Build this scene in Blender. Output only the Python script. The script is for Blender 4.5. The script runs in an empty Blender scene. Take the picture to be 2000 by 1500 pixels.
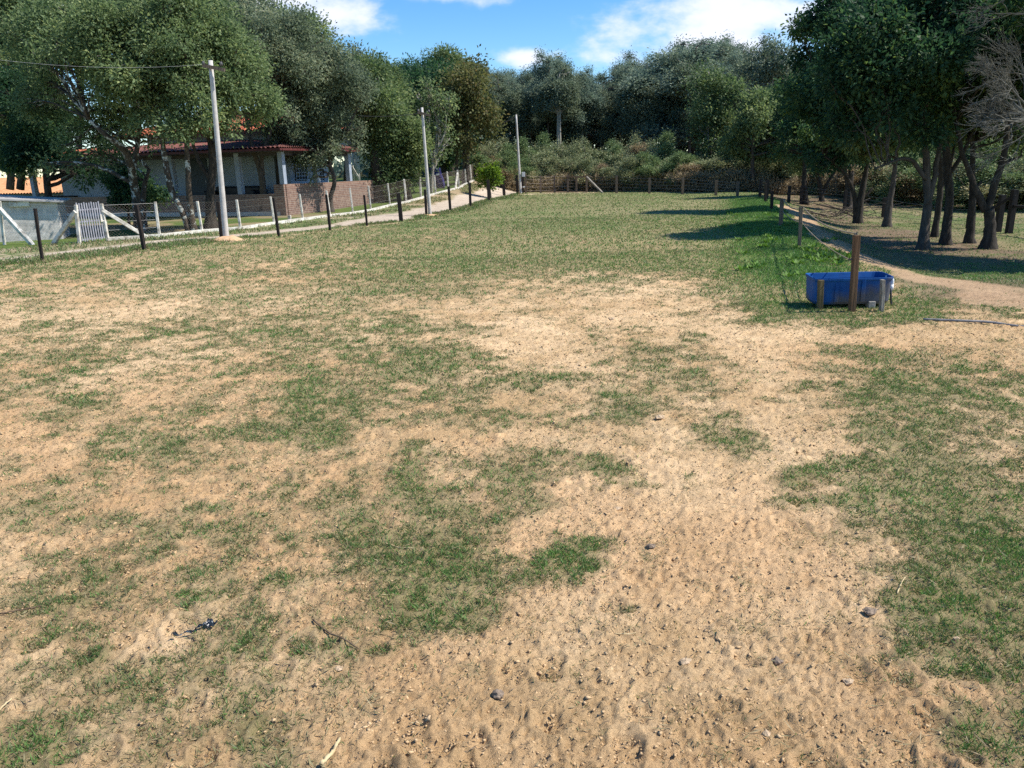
import bpy, math, random
import numpy as np
from mathutils import Vector, Matrix

SC = bpy.context.scene
COL = SC.collection
R_ = math.radians

# ------------------------------------------------------------------ camera
CAM_H, PITCH, ROLL, FPX = 1.6, 15.7, -1.5, 1502.0
cam_data = bpy.data.cameras.new('camera')
cam_data.sensor_width = 36.0
cam_data.lens = 36.0 * FPX / 2000.0
cam_data.clip_start = 0.05
cam_data.clip_end = 6000
cam = bpy.data.objects.new('camera', cam_data)
COL.objects.link(cam)
CAM_ROT = Matrix.Rotation(R_(90 - PITCH), 3, 'X') @ Matrix.Rotation(R_(ROLL), 3, 'Z')
cam.location = (0, 0, CAM_H)
cam.rotation_euler = CAM_ROT.to_euler()
SC.camera = cam

# ------------------------------------------------------------------ light and sky
SUN_AZ, SUN_EL = 95.0, 52.0                # azimuth from +Y towards +X
SKY_STRENGTH, SUN_STRENGTH = 0.145, 4.3
SC.view_settings.view_transform = 'Standard'
SC.view_settings.look = 'None'
SC.view_settings.exposure = 0.70
SC.view_settings.gamma = 1.0
SC.cycles.use_denoising = False
SC.cycles.max_bounces = 6
SC.cycles.diffuse_bounces = 3
SC.cycles.glossy_bounces = 2
SC.cycles.transmission_bounces = 4
SC.cycles.transparent_max_bounces = 4

sun_dir = Vector((math.sin(R_(SUN_AZ)) * math.cos(R_(SUN_EL)),
                  math.cos(R_(SUN_AZ)) * math.cos(R_(SUN_EL)), math.sin(R_(SUN_EL))))
sl = bpy.data.lights.new('sun', 'SUN')
sl.energy = SUN_STRENGTH
sl.angle = R_(0.53)
sl.color = (1.0, 0.94, 0.85)
so = bpy.data.objects.new('sun', sl)
so.rotation_euler = sun_dir.to_track_quat('Z', 'Y').to_euler()
so.location = (30, 10, 40)
COL.objects.link(so)

world = bpy.data.worlds.new('World')
SC.world = world
world.use_nodes = True


def build_world():
    nt = world.node_tree
    nt.nodes.clear()
    N, L = nt.nodes.new, nt.links.new
    out = N('ShaderNodeOutputWorld')
    sky = N('ShaderNodeTexSky')
    sky.sky_type = 'NISHITA'
    sky.sun_disc = False
    sky.sun_elevation = R_(SUN_EL)
    sky.sun_rotation = R_(SUN_AZ)
    sky.altitude = 900
    sky.air_density = 1.0
    sky.dust_density = 0.15
    sky.ozone_density = 3.0
    bg = N('ShaderNodeBackground')
    bg.inputs['Strength'].default_value = SKY_STRENGTH
    hs = N('ShaderNodeHueSaturation')
    hs.inputs['Saturation'].default_value = 1.32
    hs.inputs['Value'].default_value = 0.80
    L(sky.outputs[0], hs.inputs['Color'])
    L(hs.outputs[0], bg.inputs['Color'])
    cl = N('ShaderNodeBackground')
    cl.inputs['Color'].default_value = (0.80, 0.83, 0.93, 1)
    cl.inputs['Strength'].default_value = 0.80
    tc = N('ShaderNodeTexCoord')
    sp = N('ShaderNodeSeparateXYZ')
    L(tc.outputs['Generated'], sp.inputs[0])

    def math_(op, a, b=None, c=None, clamp=False):
        m = N('ShaderNodeMath')
        m.operation = op
        m.use_clamp = clamp
        for i, v in enumerate((a, b, c)):
            if v is None:
                continue
            if isinstance(v, (int, float)):
                m.inputs[i].default_value = v
            else:
                L(v, m.inputs[i])
        return m.outputs[0]
    yy = math_('MAXIMUM', sp.outputs[1], 0.08)
    u = math_('DIVIDE', sp.outputs[0], yy)
    v = math_('DIVIDE', sp.outputs[2], yy)
    cb = N('ShaderNodeCombineXYZ')
    L(u, cb.inputs[0])
    L(v, cb.inputs[1])
    total = None
    # cloud banks of the day: centre and half size as slopes (east/north, up/north)
    for (cu, cv, ru, rv) in ((0.235, 0.145, 0.15, 0.052), (0.30, 0.17, 0.12, 0.04), (0.42, 0.185, 0.10, 0.05),
                             (-0.25, 0.215, 0.13, 0.055), (-0.20, 0.18, 0.08, 0.03), (-0.065, 0.222, 0.12, 0.042),
                             (0.03, 0.128, 0.05, 0.014), (-0.30, 0.20, 0.09, 0.05),
                             (0.75, 0.3, 0.3, 0.1), (-0.9, 0.35, 0.4, 0.12), (0.1, 0.5, 0.5, 0.09)):
        a = N('ShaderNodeVectorMath')
        a.operation = 'SUBTRACT'
        L(cb.outputs[0], a.inputs[0])
        a.inputs[1].default_value = (cu, cv, 0)
        b = N('ShaderNodeVectorMath')
        b.operation = 'DIVIDE'
        L(a.outputs[0], b.inputs[0])
        b.inputs[1].default_value = (ru, rv, 1)
        ln = N('ShaderNodeVectorMath')
        ln.operation = 'LENGTH'
        L(b.outputs[0], ln.inputs[0])
        d = math_('SUBTRACT', 1.15, ln.outputs['Value'])
        total = d if total is None else math_('SMOOTH_MAX', total, d, 0.25)
    total = math_('MAXIMUM', total, -0.6)
    mp = N('ShaderNodeMapping')
    mp.inputs['Scale'].default_value = (1, 1.9, 1)
    L(cb.outputs[0], mp.inputs['Vector'])
    nz = N('ShaderNodeTexNoise')
    nz.inputs['Scale'].default_value = 13
    nz.inputs['Detail'].default_value = 7
    nz.inputs['Roughness'].default_value = 0.56
    L(mp.outputs[0], nz.inputs['Vector'])
    n = math_('MULTIPLY_ADD', nz.outputs['Fac'], 1.9, -0.98)
    s = math_('ADD', n, math_('MULTIPLY', total, 0.85))
    mr = N('ShaderNodeMapRange')
    mr.interpolation_type = 'SMOOTHERSTEP'
    mr.inputs['From Min'].default_value = 0.0
    mr.inputs['From Max'].default_value = 0.85
    L(s, mr.inputs['Value'])
    fac = math_('MULTIPLY', mr.outputs[0], 0.95)
    mix = N('ShaderNodeMixShader')
    L(fac, mix.inputs['Fac'])
    L(bg.outputs[0], mix.inputs[1])
    L(cl.outputs[0], mix.inputs[2])
    L(mix.outputs[0], out.inputs['Surface'])


build_world()

# ------------------------------------------------------------------ helpers
RN = np.random.default_rng(11)
random.seed(5)
CR = np.array(CAM_ROT)


def sstep(t):
    t = np.clip(t, 0, 1)
    return t * t * (3 - 2 * t)


TBL = np.random.default_rng(3).random((256, 256))


def vnoise(x, y, seed=0):
    x = np.asarray(x, float) + seed * 17.31
    y = np.asarray(y, float) + seed * 7.77
    xi, yi = np.floor(x).astype(int), np.floor(y).astype(int)
    fx, fy = x - xi, y - yi
    fx, fy = fx * fx * (3 - 2 * fx), fy * fy * (3 - 2 * fy)
    a, b = TBL[xi & 255, yi & 255], TBL[(xi + 1) & 255, yi & 255]
    c, d = TBL[xi & 255, (yi + 1) & 255], TBL[(xi + 1) & 255, (yi + 1) & 255]
    return (a * (1 - fx) + b * fx) * (1 - fy) + (c * (1 - fx) + d * fx) * fy


def fbm(x, y, octv=4, seed=0, gain=0.5):
    s, a, n = 0.0, 1.0, 0.0
    for i in range(octv):
        ca, sa = math.cos(0.6 * i), math.sin(0.6 * i)
        s = s + a * vnoise((x * ca - y * sa) * 2 ** i, (x * sa + y * ca) * 2 ** i, seed + i)
        n += a
        a *= gain
    return s / n                                  # 0..1


def lerp3(a, b, t):
    return a * (1 - t[:, None]) + b * t[:, None]


# lines of the place worked out from image pixels, in world metres (Y runs away from where the picture was taken)
def line(pts):
    p = np.array(pts, float)
    return lambda y: np.interp(y, p[:, 0], p[:, 1])


X_DARK = line([(-20, -25), (5, -14.6), (15.7, -9.4), (20.6, -6.95), (25.8, -3.5), (31, -2.25), (40.6, -0.94), (50, 0.8), (60, 3)])
X_WHITE = line([(-20, -32), (10, -17), (20, -11.6), (21.7, -9.6), (23.9, -8.15), (27.9, -7.25), (33.2, -5.73), (37.3, -4.75),
                (41.8, -3.76), (46.5, -2.79), (52, -2.3), (58, -1.6), (80, 1)])
Z_WHITE = line([(33, 0), (35.3, .08), (37.3, .14), (39.5, .25), (41.8, .34), (44.2, .47), (46.5, .54), (49.5, .68), (52, .78), (58, 1.0), (80, 1.4)])
X_ROPE = line([(-20, -4), (5, 2.7), (8.2, 3.75), (15, 5.65), (20, 6.97), (26.7, 8.97), (31.9, 10.44), (42, 12.6), (55, 15)])


def height(x, y):
    x, y = np.asarray(x, float), np.asarray(y, float)
    xd, xw = X_DARK(y), X_WHITE(y)
    t = sstep((xd - 0.3 - x) / np.maximum(xd - 0.3 - xw, 0.5))
    z = Z_WHITE(y) * t
    z = z - 1.5 * sstep((-17 - x) / 6) * sstep((y - 36) / 7)
    drop = 0.42 * sstep((y - 8.8) / 6) * (1 - 0.5 * sstep((y - 34) / 10))
    z = z - drop * sstep((x - X_ROPE(y) - 0.25) / 2.2)
    z = z + 0.10 * np.exp(-(((x - X_ROPE(y) + 0.4) / 0.9) ** 2)) * sstep((y - 11) / 4) * sstep((38 - y) / 8)
    z = z + sstep((y - 58) / 40) * 1.2
    z = z + (fbm(x * 0.22, y * 0.22, 3, 4) - 0.5) * 0.10 * sstep((y - 6) / 8) * sstep((60 - y) / 20 + .3)
    return z


def ray(px, py):
    return CR @ np.array([(px - 1000) / FPX, -(py - 750) / FPX, -1.0])


def at(px, py, Y):
    """point of the sight line through an image pixel at northing Y"""
    d = ray(px, py)
    t = Y / d[1]
    return Vector((d[0] * t, Y, CAM_H + d[2] * t))


def gnd(px, py):
    """where the sight line through an image pixel meets the terrain"""
    d = ray(px, py)
    z = 0.0
    for _ in range(40):
        t = (z - CAM_H) / d[2]
        z = 0.5 * z + 0.5 * float(height(d[0] * t, d[1] * t))
    t = (z - CAM_H) / d[2]
    return Vector((d[0] * t, d[1] * t, float(height(d[0] * t, d[1] * t))))


def gz(x, y):
    return float(height(x, y))


def pix(x, y, z):
    d = np.stack([x, y, np.asarray(z) - CAM_H], -1) @ CR
    w = np.maximum(-d[..., 2], 0.02)
    return 1000 + FPX * d[..., 0] / w, 750 - FPX * d[..., 1] / w


def tag(o, label=None, cat=None, group=None, kind=None):
    if label: o['label'] = label
    if cat: o['category'] = cat
    if group: o['group'] = group
    if kind: o['kind'] = kind
    return o


def thing(name, loc, label, cat, group=None, rotz=0.0):
    o = bpy.data.objects.new(name, None)
    o.empty_display_size = 0.2
    o.location = loc
    o.rotation_euler = (0, 0, rotz)
    COL.objects.link(o)
    return tag(o, label, cat, group)


def np_mesh(name, V, F, mat, parent=None, attrs=None, smooth=False, link=True):
    V = np.asarray(V, np.float32)
    F = np.asarray(F, np.int32)
    me = bpy.data.meshes.new(name)
    k = F.shape[1]
    me.vertices.add(len(V))
    me.vertices.foreach_set('co', V.ravel())
    me.loops.add(F.size)
    me.loops.foreach_set('vertex_index', F.ravel())
    me.polygons.add(len(F))
    me.polygons.foreach_set('loop_start', np.arange(0, F.size, k, dtype=np.int32))
    me.polygons.foreach_set('loop_total', np.full(len(F), k, np.int32))
    if smooth:
        me.polygons.foreach_set('use_smooth', np.ones(len(F), bool))
    for an, (ty, arr) in (attrs or {}).items():
        a = me.attributes.new(an, ty, 'POINT')
        a.data.foreach_set('color' if ty == 'FLOAT_COLOR' else 'value', np.asarray(arr, np.float32).ravel())
    me.update(calc_edges=True)
    me.materials.append(mat)
    o = bpy.data.objects.new(name, me)
    if link:
        COL.objects.link(o)
    if parent is not None:
        o.parent = parent
    return o


def resample(pts, n):
    p = np.asarray(pts, float)
    if len(p) < 3:
        t = np.linspace(0, 1, n)[:, None]
        return p[0] * (1 - t) + p[-1] * t
    d = np.r_[0, np.cumsum(np.linalg.norm(np.diff(p[:, :3], axis=0), axis=1))]
    q = np.linspace(0, d[-1], n)
    m = np.gradient(p, d, axis=0)
    i = np.clip(np.searchsorted(d, q, 'right') - 1, 0, len(d) - 2)
    h = (d[i + 1] - d[i])[:, None]
    t = ((q - d[i])[:, None]) / h
    return ((2 * t ** 3 - 3 * t ** 2 + 1) * p[i] + (t ** 3 - 2 * t ** 2 + t) * h * m[i]
            + (-2 * t ** 3 + 3 * t ** 2) * p[i + 1] + (t ** 3 - t ** 2) * h * m[i + 1])


class MB:
    def __init__(s):
        s.v, s.f = [], []

    def add(s, vs, fs):
        b = len(s.v)
        s.v += [tuple(float(c) for c in v) for v in vs]
        s.f += [tuple(b + i for i in f) for f in fs]
        return s

    def box(s, c, d, rz=0.0, taper=1.0):
        cx, cy, cz = c
        ca, sa = math.cos(rz), math.sin(rz)
        vs = []
        for z in (-.5, .5):
            k = taper if z > 0 else 1.0
            for x, y in ((-.5, -.5), (.5, -.5), (.5, .5), (-.5, .5)):
                X, Y = x * d[0] * k, y * d[1] * k
                vs.append((cx + X * ca - Y * sa, cy + X * sa + Y * ca, cz + z * d[2]))
        return s.add(vs, [(3, 2, 1, 0), (4, 5, 6, 7), (0, 1, 5, 4), (1, 2, 6, 5), (2, 3, 7, 6), (3, 0, 4, 7)])

    def bar(s, p, q, w, h, up=(0, 0, 1)):
        p, q = Vector(p), Vector(q)
        d = (q - p).normalized()
        a = d.cross(Vector(up))
        if a.length < 1e-3: a = d.cross(Vector((1, 0, 0)))
        a.normalize()
        b = a.cross(d).normalized()
        vs = [e + a * (x * w) + b * (y * h) for e in (p, q) for x, y in ((-.5, -.5), (.5, -.5), (.5, .5), (-.5, .5))]
        return s.add(vs, [(0, 1, 2, 3), (7, 6, 5, 4), (4, 5, 1, 0), (5, 6, 2, 1), (6, 7, 3, 2), (7, 4, 0, 3)])

    def tube(s, pts, rad, n=8, cap=True, wob=0.0):
        p = np.asarray(pts, float)
        m = len(p)
        rad = np.full(m, rad) if np.isscalar(rad) else np.asarray(rad, float)
        t = np.gradient(p, axis=0) if m > 2 else np.repeat((p[1] - p[0])[None], 2, 0)
        t /= np.linalg.norm(t, axis=1)[:, None] + 1e-9
        ref = np.array([1.0, 0, 0]) if abs(t[0, 0]) < 0.8 else np.array([0, 1.0, 0])
        a = np.cross(t, ref)
        a /= np.linalg.norm(a, axis=1)[:, None] + 1e-9
        b = np.cross(t, a)
        th = np.arange(n) * 2 * np.pi / n
        r = rad[:, None] * (1 + (RN.random((m, n)) - .5) * wob)
        V = p[:, None, :] + r[..., None] * (a[:, None, :] * np.cos(th)[None, :, None] + b[:, None, :] * np.sin(th)[None, :, None])
        vs = V.reshape(-1, 3)
        fs = [(i * n + j, (i + 1) * n + j, (i + 1) * n + (j + 1) % n, i * n + (j + 1) % n) for i in range(m - 1) for j in range(n)]
        if cap:
            fs += [tuple(range(n)), tuple(reversed(range((m - 1) * n, m * n)))]
        return s.add(vs, fs)

    def build(s, name, mat, parent=None, smooth=False, bevel=0.0, loc=None):
        me = bpy.data.meshes.new(name)
        me.from_pydata(s.v, [], s.f)
        if smooth:
            me.polygons.foreach_set('use_smooth', np.ones(len(me.polygons), bool))
        me.update()
        me.materials.append(mat)
        o = bpy.data.objects.new(name, me)
        COL.objects.link(o)
        if parent is not None: o.parent = parent
        if loc is not None: o.location = loc
        if bevel:
            b = o.modifiers.new('bevel', 'BEVEL')
            b.width = bevel
            b.segments = 2
            b.limit_method = 'ANGLE'
        return o


# ------------------------------------------------------------------ materials
class NT:
    """small node-tree builder"""
    def __init__(s, name):
        s.m = bpy.data.materials.new(name)
        s.m.use_nodes = True
        s.t = s.m.node_tree
        s.t.nodes.clear()
        s.out = s.n('ShaderNodeOutputMaterial')

    def n(s, ty, **kw):
        nd = s.t.nodes.new(ty)
        for k, v in kw.items():
            if k.startswith('i_'):
                nd.inputs[k[2:].replace('_', ' ')].default_value = v
            else:
                setattr(nd, k, v)
        return nd

    def l(s, a, b):
        s.t.links.new(a, b)

    def noise(s, scale, detail=4, rough=0.55, coord='Object', stretch=None):
        tc = s.n('ShaderNodeTexCoord')
        nz = s.n('ShaderNodeTexNoise', i_Scale=scale, i_Detail=detail, i_Roughness=rough)
        src = tc.outputs[coord]
        if stretch:
            mp = s.n('ShaderNodeMapping')
            mp.inputs['Scale'].default_value = stretch
            s.l(src, mp.inputs['Vector'])
            src = mp.outputs[0]
        s.l(src, nz.inputs['Vector'])
        return nz.outputs['Fac']

    def ramp(s, fac, stops):
        r = s.n('ShaderNodeValToRGB')
        e = r.color_ramp.elements
        while len(e) < len(stops): e.new(0.5)
        for k, (p, c) in enumerate(stops):
            e[k].position = p
            e[k].color = (*c, 1)
        s.l(fac, r.inputs['Fac'])
        return r.outputs['Color']

    def bump(s, fac, strength=0.3, dist=0.01, nrm=None):
        b = s.n('ShaderNodeBump', i_Strength=strength, i_Distance=dist)
        s.l(fac, b.inputs['Height'])
        if nrm is not None: s.l(nrm, b.inputs['Normal'])
        return b.outputs[0]

    def bsdf(s, color, rough=0.8, spec=0.3, metal=0.0, normal=None):
        p = s.n('ShaderNodeBsdfPrincipled')
        p.inputs['Roughness'].default_value = rough
        p.inputs['Specular IOR Level'].default_value = spec
        p.inputs['Metallic'].default_value = metal
        if isinstance(color, tuple): p.inputs['Base Color'].default_value = (*color, 1)
        else: s.l(color, p.inputs['Base Color'])
        if normal is not None: s.l(normal, p.inputs['Normal'])
        return p

    def done(s, shader):
        s.l(shader.outputs[0], s.out.inputs['Surface'])
        return s.m


def mat_simple(name, c1, c2, scale=6, rough=0.8, spec=0.3, metal=0.0, bump=0.3, dist=0.01, detail=5, stretch=None, lo=0.35, hi=0.65):
    t = NT(name)
    f = t.noise(scale, detail, 0.6, stretch=stretch)
    col = t.ramp(f, [(lo, c1), (hi, c2)])
    return t.done(t.bsdf(col, rough, spec, metal, t.bump(f, bump, dist) if bump else None))


def mat_leaf(name, dark, light, trans=0.40, rough=0.58, spec=0.16, alt=None):
    t = NT(name)
    a = t.n('ShaderNodeAttribute', attribute_name='tint')
    stops = [(0.0, dark), (0.75, light)]
    if alt: stops = [(0.0, dark), (0.62, light), (0.97, alt)]
    col = t.ramp(a.outputs['Fac'], stops)
    p = t.bsdf(col, rough, spec)
    tr = t.n('ShaderNodeBsdfTranslucent')
    hs = t.n('ShaderNodeHueSaturation', i_Saturation=1.15, i_Value=1.25)
    t.l(col, hs.inputs['Color'])
    t.l(hs.outputs[0], tr.inputs['Color'])
    mx = t.n('ShaderNodeMixShader', i_Fac=trans)
    t.l(p.outputs[0], mx.inputs[1])
    t.l(tr.outputs[0], mx.inputs[2])
    return t.done(mx)


def mat_bark(name, c1, c2, lichen=None, amount=0.6, scale=5):
    t = NT(name)
    f = t.noise(scale, 8, 0.65, stretch=(3, 3, 0.8))
    col = t.ramp(f, [(0.35, c1), (0.65, c2)])
    if lichen:
        g = t.noise(4.5, 6, 0.7)
        k = t.ramp(g, [(amount, (0, 0, 0)), (amount + 0.04, (1, 1, 1))])
        mx = t.n('ShaderNodeMix', data_type='RGBA')
        t.l(k, mx.inputs['Factor'])
        t.l(col, mx.inputs[6])
        mx.inputs[7].default_value = (*lichen, 1)
        col = mx.outputs[2]
    return t.done(t.bsdf(col, 0.9, 0.15, 0, t.bump(f, 0.8, 0.03)))


def mat_ground(name, bump_d=0.013):
    t = NT(name)
    a = t.n('ShaderNodeAttribute', attribute_name='soil')
    tc = t.n('ShaderNodeTexCoord')
    n1 = t.n('ShaderNodeTexNoise', i_Scale=52.0, i_Detail=9, i_Roughness=0.78)
    n2 = t.n('ShaderNodeTexNoise', i_Scale=7.0, i_Detail=6, i_Roughness=0.65)
    t.l(tc.outputs['Object'], n1.inputs['Vector'])
    t.l(tc.outputs['Object'], n2.inputs['Vector'])
    v1 = t.n('ShaderNodeMapRange', i_From_Min=0.32, i_From_Max=0.62, i_To_Min=0.72, i_To_Max=1.18)  # dark specks: moist crumbs, plus shadow gaps between crumbs put into the colour
    v2 = t.n('ShaderNodeMapRange', i_From_Min=0.3, i_From_Max=0.7, i_To_Min=0.86, i_To_Max=1.12)
    t.l(n1.outputs['Fac'], v1.inputs['Value'])
    t.l(n2.outputs['Fac'], v2.inputs['Value'])
    m = t.n('ShaderNodeMath', operation='MULTIPLY')
    t.l(v1.outputs[0], m.inputs[0])
    t.l(v2.outputs[0], m.inputs[1])
    hs = t.n('ShaderNodeVectorMath', operation='SCALE')
    t.l(a.outputs['Color'], hs.inputs[0])
    t.l(m.outputs[0], hs.inputs['Scale'])
    n3 = t.n('ShaderNodeTexNoise', i_Scale=110.0, i_Detail=5, i_Roughness=0.7)
    t.l(tc.outputs['Object'], n3.inputs['Vector'])
    b1 = t.bump(n1.outputs['Fac'], 1.0, bump_d)
    b2 = t.bump(n3.outputs['Fac'], 0.8, 0.006, b1)
    return t.done(t.bsdf(hs.outputs[0], 0.95, 0.1, 0, b2))


def mat_brick():
    t = NT('brick')
    tc = t.n('ShaderNodeTexCoord')
    mp = t.n('ShaderNodeMapping')
    mp.inputs['Rotation'].default_value = (R_(90), 0, 0)
    t.l(tc.outputs['Object'], mp.inputs['Vector'])
    br = t.n('ShaderNodeTexBrick', i_Scale=1.0, i_Mortar_Size=0.008)
    br.inputs['Brick Width'].default_value = 0.23
    br.inputs['Row Height'].default_value = 0.075
    br.inputs['Color1'].default_value = (0.25, 0.135, 0.095, 1)
    br.inputs['Color2'].default_value = (0.15, 0.085, 0.07, 1)
    br.inputs['Mortar'].default_value = (0.30, 0.26, 0.22, 1)
    t.l(mp.outputs[0], br.inputs['Vector'])
    nz = t.noise(9, 5, 0.7)
    k = t.ramp(nz, [(0.45, (0, 0, 0)), (0.75, (1, 1, 1))])
    mx = t.n('ShaderNodeMix', data_type='RGBA')
    t.l(k, mx.inputs['Factor'])
    t.l(br.outputs['Color'], mx.inputs[6])
    mx.inputs[7].default_value = (0.36, 0.27, 0.21, 1)
    return t.done(t.bsdf(mx.outputs[2], 0.9, 0.15, 0, t.bump(br.outputs['Fac'], -0.4, 0.01)))


def mat_trough():
    t = NT('blue plastic')
    f = t.noise(5.5, 5, 0.65)
    g = t.noise(2.2, 3, 0.5)
    col = t.ramp(f, [(0.3, (0.003, 0.055, 0.21)), (0.7, (0.006, 0.095, 0.32))])
    tc = t.n('ShaderNodeTexCoord')
    sp = t.n('ShaderNodeSeparateXYZ')
    t.l(tc.outputs['Object'], sp.inputs[0])
    mr = t.n('ShaderNodeMapRange', i_From_Min=0.42, i_From_Max=0.02, i_To_Min=-0.10, i_To_Max=0.16)
    t.l(sp.outputs[2], mr.inputs['Value'])
    ad = t.n('ShaderNodeMath', operation='ADD')
    t.l(g, ad.inputs[0])
    t.l(mr.outputs[0], ad.inputs[1])
    k = t.ramp(ad.outputs[0], [(0.50, (0, 0, 0)), (0.66, (0.75, 0.75, 0.75))])
    mx = t.n('ShaderNodeMix', data_type='RGBA')
    t.l(k, mx.inputs['Factor'])
    t.l(col, mx.inputs[6])
    mx.inputs[7].default_value = (0.12, 0.10, 0.06, 1)
    return t.done(t.bsdf(mx.outputs[2], 0.5, 0.22, 0, t.bump(f, 0.1, 0.004)))


M = {}
M['ground'] = mat_ground('soil and turf')
M['dark_post'] = mat_simple('creosoted timber', (0.012, 0.009, 0.008), (0.035, 0.026, 0.022), 9, 0.75, 0.3, stretch=(4, 4, .5))
M['grey_wood'] = mat_simple('weathered timber', (0.10, 0.075, 0.055), (0.22, 0.17, 0.13), 10, 0.9, 0.15, stretch=(5, 5, .4), bump=.5)
M['brown_wood'] = mat_simple('brown plank', (0.085, 0.05, 0.028), (0.17, 0.105, 0.06), 9, 0.85, 0.2, stretch=(6, 6, .4), bump=.5)
M['olive_wood'] = mat_simple('algae stained plank', (0.095, 0.075, 0.035), (0.16, 0.125, 0.065), 9, 0.85, 0.2, stretch=(6, 6, .4), bump=.5)
M['pale_wood'] = mat_simple('pale grey plank', (0.17, 0.15, 0.12), (0.36, 0.33, 0.28), 22, 0.9, 0.15, stretch=(4, 4, .6), bump=.6)
M['concrete'] = mat_simple('pole concrete', (0.44, 0.42, 0.39), (0.58, 0.55, 0.51), 7, 0.85, 0.2, bump=.2)
M['whitewash'] = mat_simple('whitewashed concrete', (0.30, 0.27, 0.22), (0.72, 0.69, 0.61), 7, 0.9, 0.15, bump=.4, lo=.34, hi=.58)
M['render'] = mat_simple('rough cement render', (0.38, 0.36, 0.33), (0.63, 0.60, 0.56), 4, 0.92, 0.1, bump=.8, dist=.03, detail=9)
M['slab'] = mat_simple('fibre cement', (0.30, 0.29, 0.28), (0.45, 0.43, 0.41), 6, 0.9, 0.1)
M['wire'] = mat_simple('galvanised wire', (0.30, 0.30, 0.29), (0.42, 0.42, 0.40), 20, 0.55, 0.4, metal=.4, bump=0)
M['rust_wire'] = mat_simple('old wire', (0.16, 0.12, 0.09), (0.28, 0.23, 0.19), 20, 0.7, 0.3, bump=0)
M['cable'] = mat_simple('cable', (0.05, 0.05, 0.05), (0.12, 0.12, 0.12), 10, 0.6, 0.3, bump=0)
M['alu_cable'] = mat_simple('aluminium cable', (0.35, 0.36, 0.36), (0.5, 0.5, 0.5), 10, 0.6, 0.3, bump=0)
M['gate_metal'] = mat_simple('grey painted steel', (0.27, 0.27, 0.31), (0.40, 0.40, 0.44), 8, 0.45, 0.4, metal=.2, bump=.05)
M['rope'] = mat_simple('rope', (0.22, 0.17, 0.12), (0.38, 0.30, 0.22), 60, 0.9, 0.1, bump=.3)
M['wall'] = mat_simple('pale blue grey paint', (0.32, 0.40, 0.49), (0.38, 0.46, 0.55), 2.5, 0.85, 0.2, bump=.05)
M['pillar'] = mat_simple('shade toned white paint', (0.25, 0.295, 0.36), (0.34, 0.385, 0.45), 3, 0.8, 0.25, bump=.05)  # white pillars, with the porch shade put into a darker blue tone
M['door'] = mat_simple('dark teal paint', (0.012, 0.03, 0.045), (0.025, 0.05, 0.07), 4, 0.5, 0.4, bump=.05)
M['tile'] = mat_simple('clay roof tile', (0.36, 0.10, 0.055), (0.60, 0.20, 0.11), 5, 0.8, 0.2, detail=8, bump=.3)
M['tile_dark'] = mat_simple('shade dulled roof tile', (0.11, 0.05, 0.045), (0.25, 0.10, 0.08), 5, 0.85, 0.2, detail=8, bump=.3)  # clay tile with the shade of the trees put into its dull colour
M['tile_orange'] = mat_simple('orange roof tile', (0.46, 0.22, 0.10), (0.62, 0.33, 0.17), 4, 0.8, 0.2, bump=.2)
M['fascia'] = mat_simple('red fascia board', (0.08, 0.022, 0.02), (0.14, 0.035, 0.03), 5, 0.6, 0.3, bump=.05)
M['eave'] = mat_simple('dark eave boards', (0.05, 0.045, 0.05), (0.09, 0.08, 0.08), 5, 0.8, 0.2, bump=.05)
M['brick'] = mat_brick()
M['grille'] = mat_simple('dark window lattice', (0.02, 0.022, 0.03), (0.04, 0.04, 0.05), 5, 0.4, 0.4, bump=0)
M['glass'] = mat_simple('dark pane', (0.02, 0.025, 0.035), (0.04, 0.05, 0.06), 3, 0.12, 0.5, bump=0)
M['sofa'] = mat_simple('black vinyl', (0.008, 0.008, 0.010), (0.02, 0.02, 0.022), 6, 0.5, 0.4, bump=.1)
M['trough'] = mat_trough()
M['pvc'] = mat_simple('white pvc', (0.72, 0.73, 0.74), (0.82, 0.82, 0.82), 8, 0.35, 0.4, bump=0)
M['hose'] = mat_simple('black hose', (0.03, 0.03, 0.033), (0.07, 0.07, 0.07), 12, 0.5, 0.4, bump=.1)
M['hose_grey'] = mat_simple('dusty grey pipe', (0.16, 0.15, 0.15), (0.30, 0.28, 0.26), 14, 0.6, 0.3, bump=.1)
M['water'] = mat_simple('trough water', (0.01, 0.03, 0.07), (0.02, 0.045, 0.09), 3, 0.06, 0.5, bump=.05)
M['block'] = mat_simple('cement block', (0.28, 0.26, 0.23), (0.42, 0.39, 0.35), 18, 0.9, 0.1)
M['blue_tank'] = mat_simple('blue tank plastic', (0.025, 0.06, 0.22), (0.05, 0.10, 0.32), 4, 0.4, 0.4, bump=.05)
M['blue_cloth'] = mat_simple('navy cloth', (0.02, 0.02, 0.10), (0.045, 0.045, 0.19), 8, 0.8, 0.2)
M['box_white'] = mat_simple('white meter box', (0.6, 0.6, 0.6), (0.72, 0.72, 0.72), 6, 0.5, 0.3, bump=0)
M['scrap'] = mat_simple('blue black plastic film', (0.006, 0.007, 0.012), (0.035, 0.055, 0.075), 60, 0.25, 0.6, bump=.3)
M['straw'] = mat_simple('dry straw', (0.45, 0.34, 0.18), (0.62, 0.50, 0.29), 30, 0.8, 0.2, bump=.2)
M['twig'] = mat_simple('dry twig', (0.10, 0.07, 0.045), (0.20, 0.14, 0.09), 30, 0.9, 0.1, bump=.3)
M['stone_dark'] = mat_simple('dark clod', (0.15, 0.115, 0.085), (0.30, 0.23, 0.17), 40, 0.95, 0.1, bump=.6)
M['stone_tan'] = mat_simple('tan clod', (0.40, 0.29, 0.18), (0.56, 0.42, 0.28), 40, 0.95, 0.1, bump=.6)
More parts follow.
